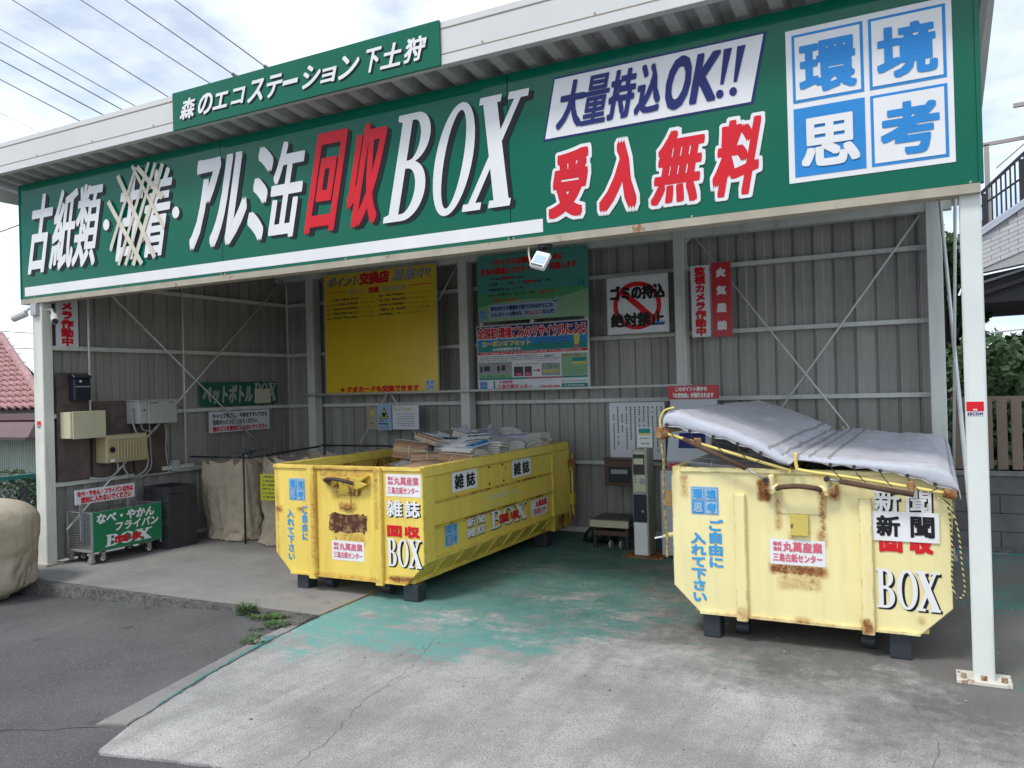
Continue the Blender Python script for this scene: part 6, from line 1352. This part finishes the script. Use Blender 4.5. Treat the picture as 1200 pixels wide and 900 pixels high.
# ------------------------------------------------------------------ right: block wall, slat fence, hedge, building
bw = thing('block_wall', 'dark stained concrete block wall behind the right post', 'wall', (1.9, 8.95, 0))
M_bl = mat('dark_block', (.15, .15, .15), .85, vary=(2.5, .25), streak=.4, bump=(50, .4, .004)); M_bl2 = mat('block_mortar', (.06, .06, .062), .9)
part(bx(.12, 8.0, 8.89, 9.03, .0, .70), 'mortar_core', M_bl2, bw)
for row in range(4):
    x = .12 - (.2 if row % 2 else 0)
    while x < 7.9:
        a = max(x + .004, .12); b_ = min(x + .396, 8.0)
        if b_ - a > .05: part(bx(a, b_, 8.88 + rnd.uniform(-.002, .002), 9.04, row * .175 + .004, row * .175 + .171), 'block', M_bl, bw)
        x += .4
part(bx(.12, 8.0, 8.86, 9.06, .702, .73), 'coping', mat('block_coping', (.2, .2, .195), .8, vary=(5, .2)), bw)
struct(bx(.05, 9, 8.70, 8.86, -.1, .03), 'gutter_kerb', ground_mat('gutter', 'kerb')); struct(bx(.05, 9, 8.66, 8.699, -.1, .012), 'teal_edge_line', M_tealline)
sf = thing('slat_fence', 'brown vertical slat fence on top of the block wall', 'fence', (1.9, 8.95, .73)); M_sl = mat('brown_slat', (.21, .155, .115), .6, vary=(3, .12))
part(bx(.14, 7.9, 8.93, 8.965, 1.40, 1.45), 'top_rail', M_sl, sf); part(bx(.14, 7.9, 8.93, 8.965, .80, .84), 'bottom_rail', M_sl, sf)
x = .16
while x < 7.8: part(bx(x, x + .085, 8.905, 8.928, .76, 1.425), 'slat', M_sl, sf, bevel=.002); x += .118
for x in (1.3, 3.3, 5.3, 7.3): part(bx(x, x + .05, 8.97, 9.02, .731, 1.43), 'fence_post', M_sl, sf)
hd = thing('hedge', 'dark green bushes filling the space behind the slat fence', 'hedge', (2, 10, 0)); r = random.Random(31)
cl = [(.2 + r.uniform(0, 3.5), 9.9 + r.uniform(0, 1.4), r.uniform(.3, 1.9), r.uniform(.3, .55)) for _ in range(60)]
part(leaf_cloud(26000, clump_fn(cl), .09, 5), 'foliage', M_bush, hd); mb = MB()
for _ in range(14): a = .3 + r.uniform(0, 3.3); mb.tube([(a, 10.4, 0), (a + r.uniform(-.2, .2), 10.5, 1.6)], [.03, .015], 6)
part(mb, 'stems', M_wood, hd)
M_crown = mat('crown_leaf', (.05, .105, .03), .6, vary=(6, .35), second=(1.5, .52, .1, (.10, .17, .05)))
def tree(x, y, h, cr, n_, seed, label):
    tr = thing('leafy_tree', label, 'tree', (x, y, 0), 0, 'trees behind the shed on the right'); r = random.Random(seed)
    part(MB().tube(curve_pts([(x, y, 0), (x + .1, y, h * .3), (x - .05, y + .1, h * .6), (x, y, h * .85)], 4), [.16 - .12 * k / 12 for k in range(13)], 10), 'trunk', M_wood, tr, smooth=True)
    cl = []; mb = MB()
    for k in range(16):
        a = r.uniform(0, 2 * pi); rr = cr * r.uniform(.3, .9); z = h * r.uniform(.35, .97); e = (x + rr * cos(a), y + rr * sin(a), z); cl.append((*e, cr * r.uniform(.25, .45)))
        mb.tube([(x, y, z * .7), (x + rr * .5 * cos(a), y + rr * .5 * sin(a), z * .88), e], [.045, .03, .012], 6)
    part(mb, 'branches', M_wood, tr, smooth=True); part(leaf_cloud(n_, clump_fn(cl), .11, seed), 'crown', M_crown, tr)
tree(.20, 14.4, 4.2, .75, 16000, 41, 'green tree seen in the gap between the two right posts')
tree(2.6, 16.4, 3.4, 1.4, 16000, 42, 'green tree under the balcony building')
tree(-.5, 15.5, 4.3, 1.3, 12000, 43, 'tree mostly hidden behind the shed back wall')
tree(1.6, 10.7, 1.62, .75, 16000, 44, 'low bushy tree just behind the slat fence')
part_w = tag(part(MB().tube([(.50, 9.6, 2.08), (1.4, 9.55, 2.16)], .010, 6), 'clothes_pole', K['white']), 'thin white pole lying across the hedge', 'pole')
# building with sloping balcony on the right
bd = thing('balcony_building', 'white tiled building with black balcony railing at the right edge', 'building', (3, 12, 0))
M_bt = mat('white_wall_tile', (.52, .52, .52), .4, vary=(4, .06)); M_bj = mat('tile_joint', (.40, .40, .40), .8); M_bk = mat('black_rail', (.012, .012, .016), .4); M_ss = mat('pale_steel_edge', (.45, .48, .55), .35)
def zr(x): return 3.50 + (x - .56) * .66      # sloping foot of the railing
def zbt(x): return 2.97 + (x - .56) * .16
xa, xb = .40, 4.2
core = MB().prism([(xa, zbt(xa)), (xb, zbt(xb)), (xb, zr(xb) - .08), (xa, zr(xa) - .08)], 'y', 12.02, 12.25); part(core, 'parapet_core', M_bj, bd)
tlw, tlh = .19, .052; row = 0
for row in range(40):
    z = 2.95 + row * .0575
    x = xa - (.1 if row % 2 else 0)
    while x < 1.9:
        # tiles follow the slope of the ramp
        s0 = .40
        a, c = max(x, xa), x + tlw; za = z + (a - xa) * s0; zc = z + (c - xa) * s0
        if za > zbt(a) and zc + tlh < zr(c) - .085 and c > a + .02 and za + tlh < zr(a) - .085:
            part(MB().prism([(a, za), (c, zc), (c, zc + tlh), (a, za + tlh)], 'y', 12.005, 12.021), 'wall_tile', M_bt, bd)
        x += tlw + .006
part(MB().prism([(xa, zr(xa) - .078), (xb, zr(xb) - .078), (xb, zr(xb) - .02), (xa, zr(xa) - .02)], 'y', 11.96, 12.28), 'parapet_cap', M_ss, bd)
part(MB().prism([(xa, zr(xa) + .0), (xb, zr(xb)), (xb, zr(xb) + .035), (xa, zr(xa) + .035)], 'y', 12.08, 12.12), 'lower_rail', M_ss, bd)
def zt(x): return 3.99 + (x - .56) * .92
part(MB().prism([(xa, zt(xa) - .05), (xb, zt(xb) - .05), (xb, zt(xb)), (xa, zt(xa))], 'y', 12.07, 12.13), 'handrail', M_bk, bd)
x = .45; k = 0
while x < 2.4:
    wd = .05 if k % 8 == 3 else .02; part(bx(x, x + wd, 12.085, 12.115, zr(x) + .035, zt(x) - .04), 'baluster', M_bk, bd); x += .052; k += 1
part(MB().prism([(xa, zr(xa) + .30), (xb, zr(xb) + .3), (xb, zr(xb) + .33), (xa, zr(xa) + .33)], 'y', 12.12, 12.135), 'back_rail', M_bk, bd)
part(MB().prism([(xa, 2.60), (xb, 2.66), (xb, zbt(xb) - .01), (xa, zbt(xa) - .01)], 'y', 12.35, 15.5), 'balcony_underside', mat('dark_soffit', (.04, .04, .042), .7), bd)
part(MB().prism([(xa, 2.80), (1.1, 3.0), (1.1, 3.03), (xa, 2.83)], 'y', 12.28, 12.34), 'soffit_edge', M_ss, bd)
part(MB().prism([(xa, 2.64), (1.3, 2.92), (1.3, 2.97), (xa, 2.70)], 'y', 12.26, 12.34), 'soffit_beam', M_dk, bd)
part(bx(4.2, 9, 12.0, 18, 0, 6.5), 'wall', M_bt, bd)
for (x, z) in ((5.2, 1.2), (7, 1.2), (5.2, 3.8), (7, 3.8)):
    f = part(bx(x, x + 1.1, 11.96, 11.999, z, z + 1.2), 'window', M_ss, bd); part(bx(x + .06, x + 1.04, 11.95, 11.959, z + .06, z + 1.14), 'pane', mat('window_glass', (.05, .07, .09), .08), f)
M_pip = mat('grey_beige_pipe', (.36, .33, .30), .5)
bar_ = thing('pipe_rack', 'beige pipe frame standing above the balcony railing', 'rack', (.9, 12.6, 4))
part(bx(.67, .73, 12.5, 12.55, 3.2, 4.72), 'upright', M_pip, bar_); part(MB().bar((.58, 12.52, 4.72), (3.5, 12.52, 4.86), .04, .045), 'crossbar', M_pip, bar_); part(MB().bar((3.4, 12.52, 3.5), (3.4, 12.52, 4.8), .05, .05), 'upright', M_pip, bar_)
tag(part(MB().bar((1.0, 12.3, 5.12), (2.6, 12.3, 5.14), .05, .05), 'awning_bar', M_pip), 'short beige bar jutting in above the pipe rack', 'bar'); tag(part(MB().tube([(.80, 12.45, 4.38), (1.6, 12.45, 5.05)], .010, 6), 'antenna_rod', M_pip), 'thin slanting rod crossing the pipe rack', 'rod')

# ------------------------------------------------------------------ overhead wires
M_wr = mat('wire_black', (.03, .03, .035), .6)
WL = [((-24.62, 13.9), (-17.88, 9.65), .022), ((-21.4, 13.11), (-16.29, 9.68), .022), ((-19.51, 12.65), (-15.33, 9.64), .024), ((-17.56, 12.17), (-14.29, 9.64), .024), ((-25.3, 13.17), (-19.23, 9.67), .02), ((-25.32, 12.78), (-19.72, 9.64), .026), ((-25.34, 12.23), (-20.52, 9.64), .028), ((-25.37, 11.63), (-21.49, 9.62), .024), ((-25.41, 10.6), (-23.48, 9.67), .012), ((-25.55, 6.92), (-24.12, 7.07), .028), ((-25.56, 6.81), (-24.19, 6.4), .012), ((-25.68, 3.85), (-23.96, 3.69), .02), ((-25.7, 3.35), (-23.97, 3.22), .02)]
names = ['steep power wire starting highest at the left of the sky', 'power wire left of the one ending in a dark clamp', 'power wire with a clamp, second nearest the green name board', 'power wire with a clamp, nearest the green name board', 'thin wire uppermost of the four leaving the left edge', 'second wire of the four leaving the left edge', 'third and thickest wire leaving the left edge', 'lowest dark wire of the four leaving the left edge', 'faint thin wire lowest in the upper sky', 'dark cable running to the lower corner of the green sign', 'thin sagging wire beside the lower corner of the sign', 'upper wire just above the pink tile roof', 'lower wire just above the pink tile roof']
for ((x0, z0), (x1, z1), rr), lab in zip(WL, names):
    dx, dz = x1 - x0, z1 - z0; s0, s1 = 1.2, (3.5 if abs(dz) > 1 else 9.0)
    P0 = Vector((x0 - dx * s0, 15, z0 - dz * s0)); P1 = Vector((x1 + dx * 1.1, 15, z1 + dz * 1.1)) if abs(dz) > 1 else Vector((x1 + dx * 1.5, 15, z1 + dz * 1.5))
    o = part(MB().tube([P0, P0.lerp(P1, .5), P1], rr * .62, 5), 'power_wire', M_wr); tag(o, lab, 'wire', 'overhead power wires')
    if 'clamp,' in lab: part(MB().tube([Vector((x1 - dx * .05, 15, z1 - dz * .05)), Vector((x1, 15, z1))], .045, 8), 'clamp', M_dk, o)

bpy.data.objects.remove(_fo)
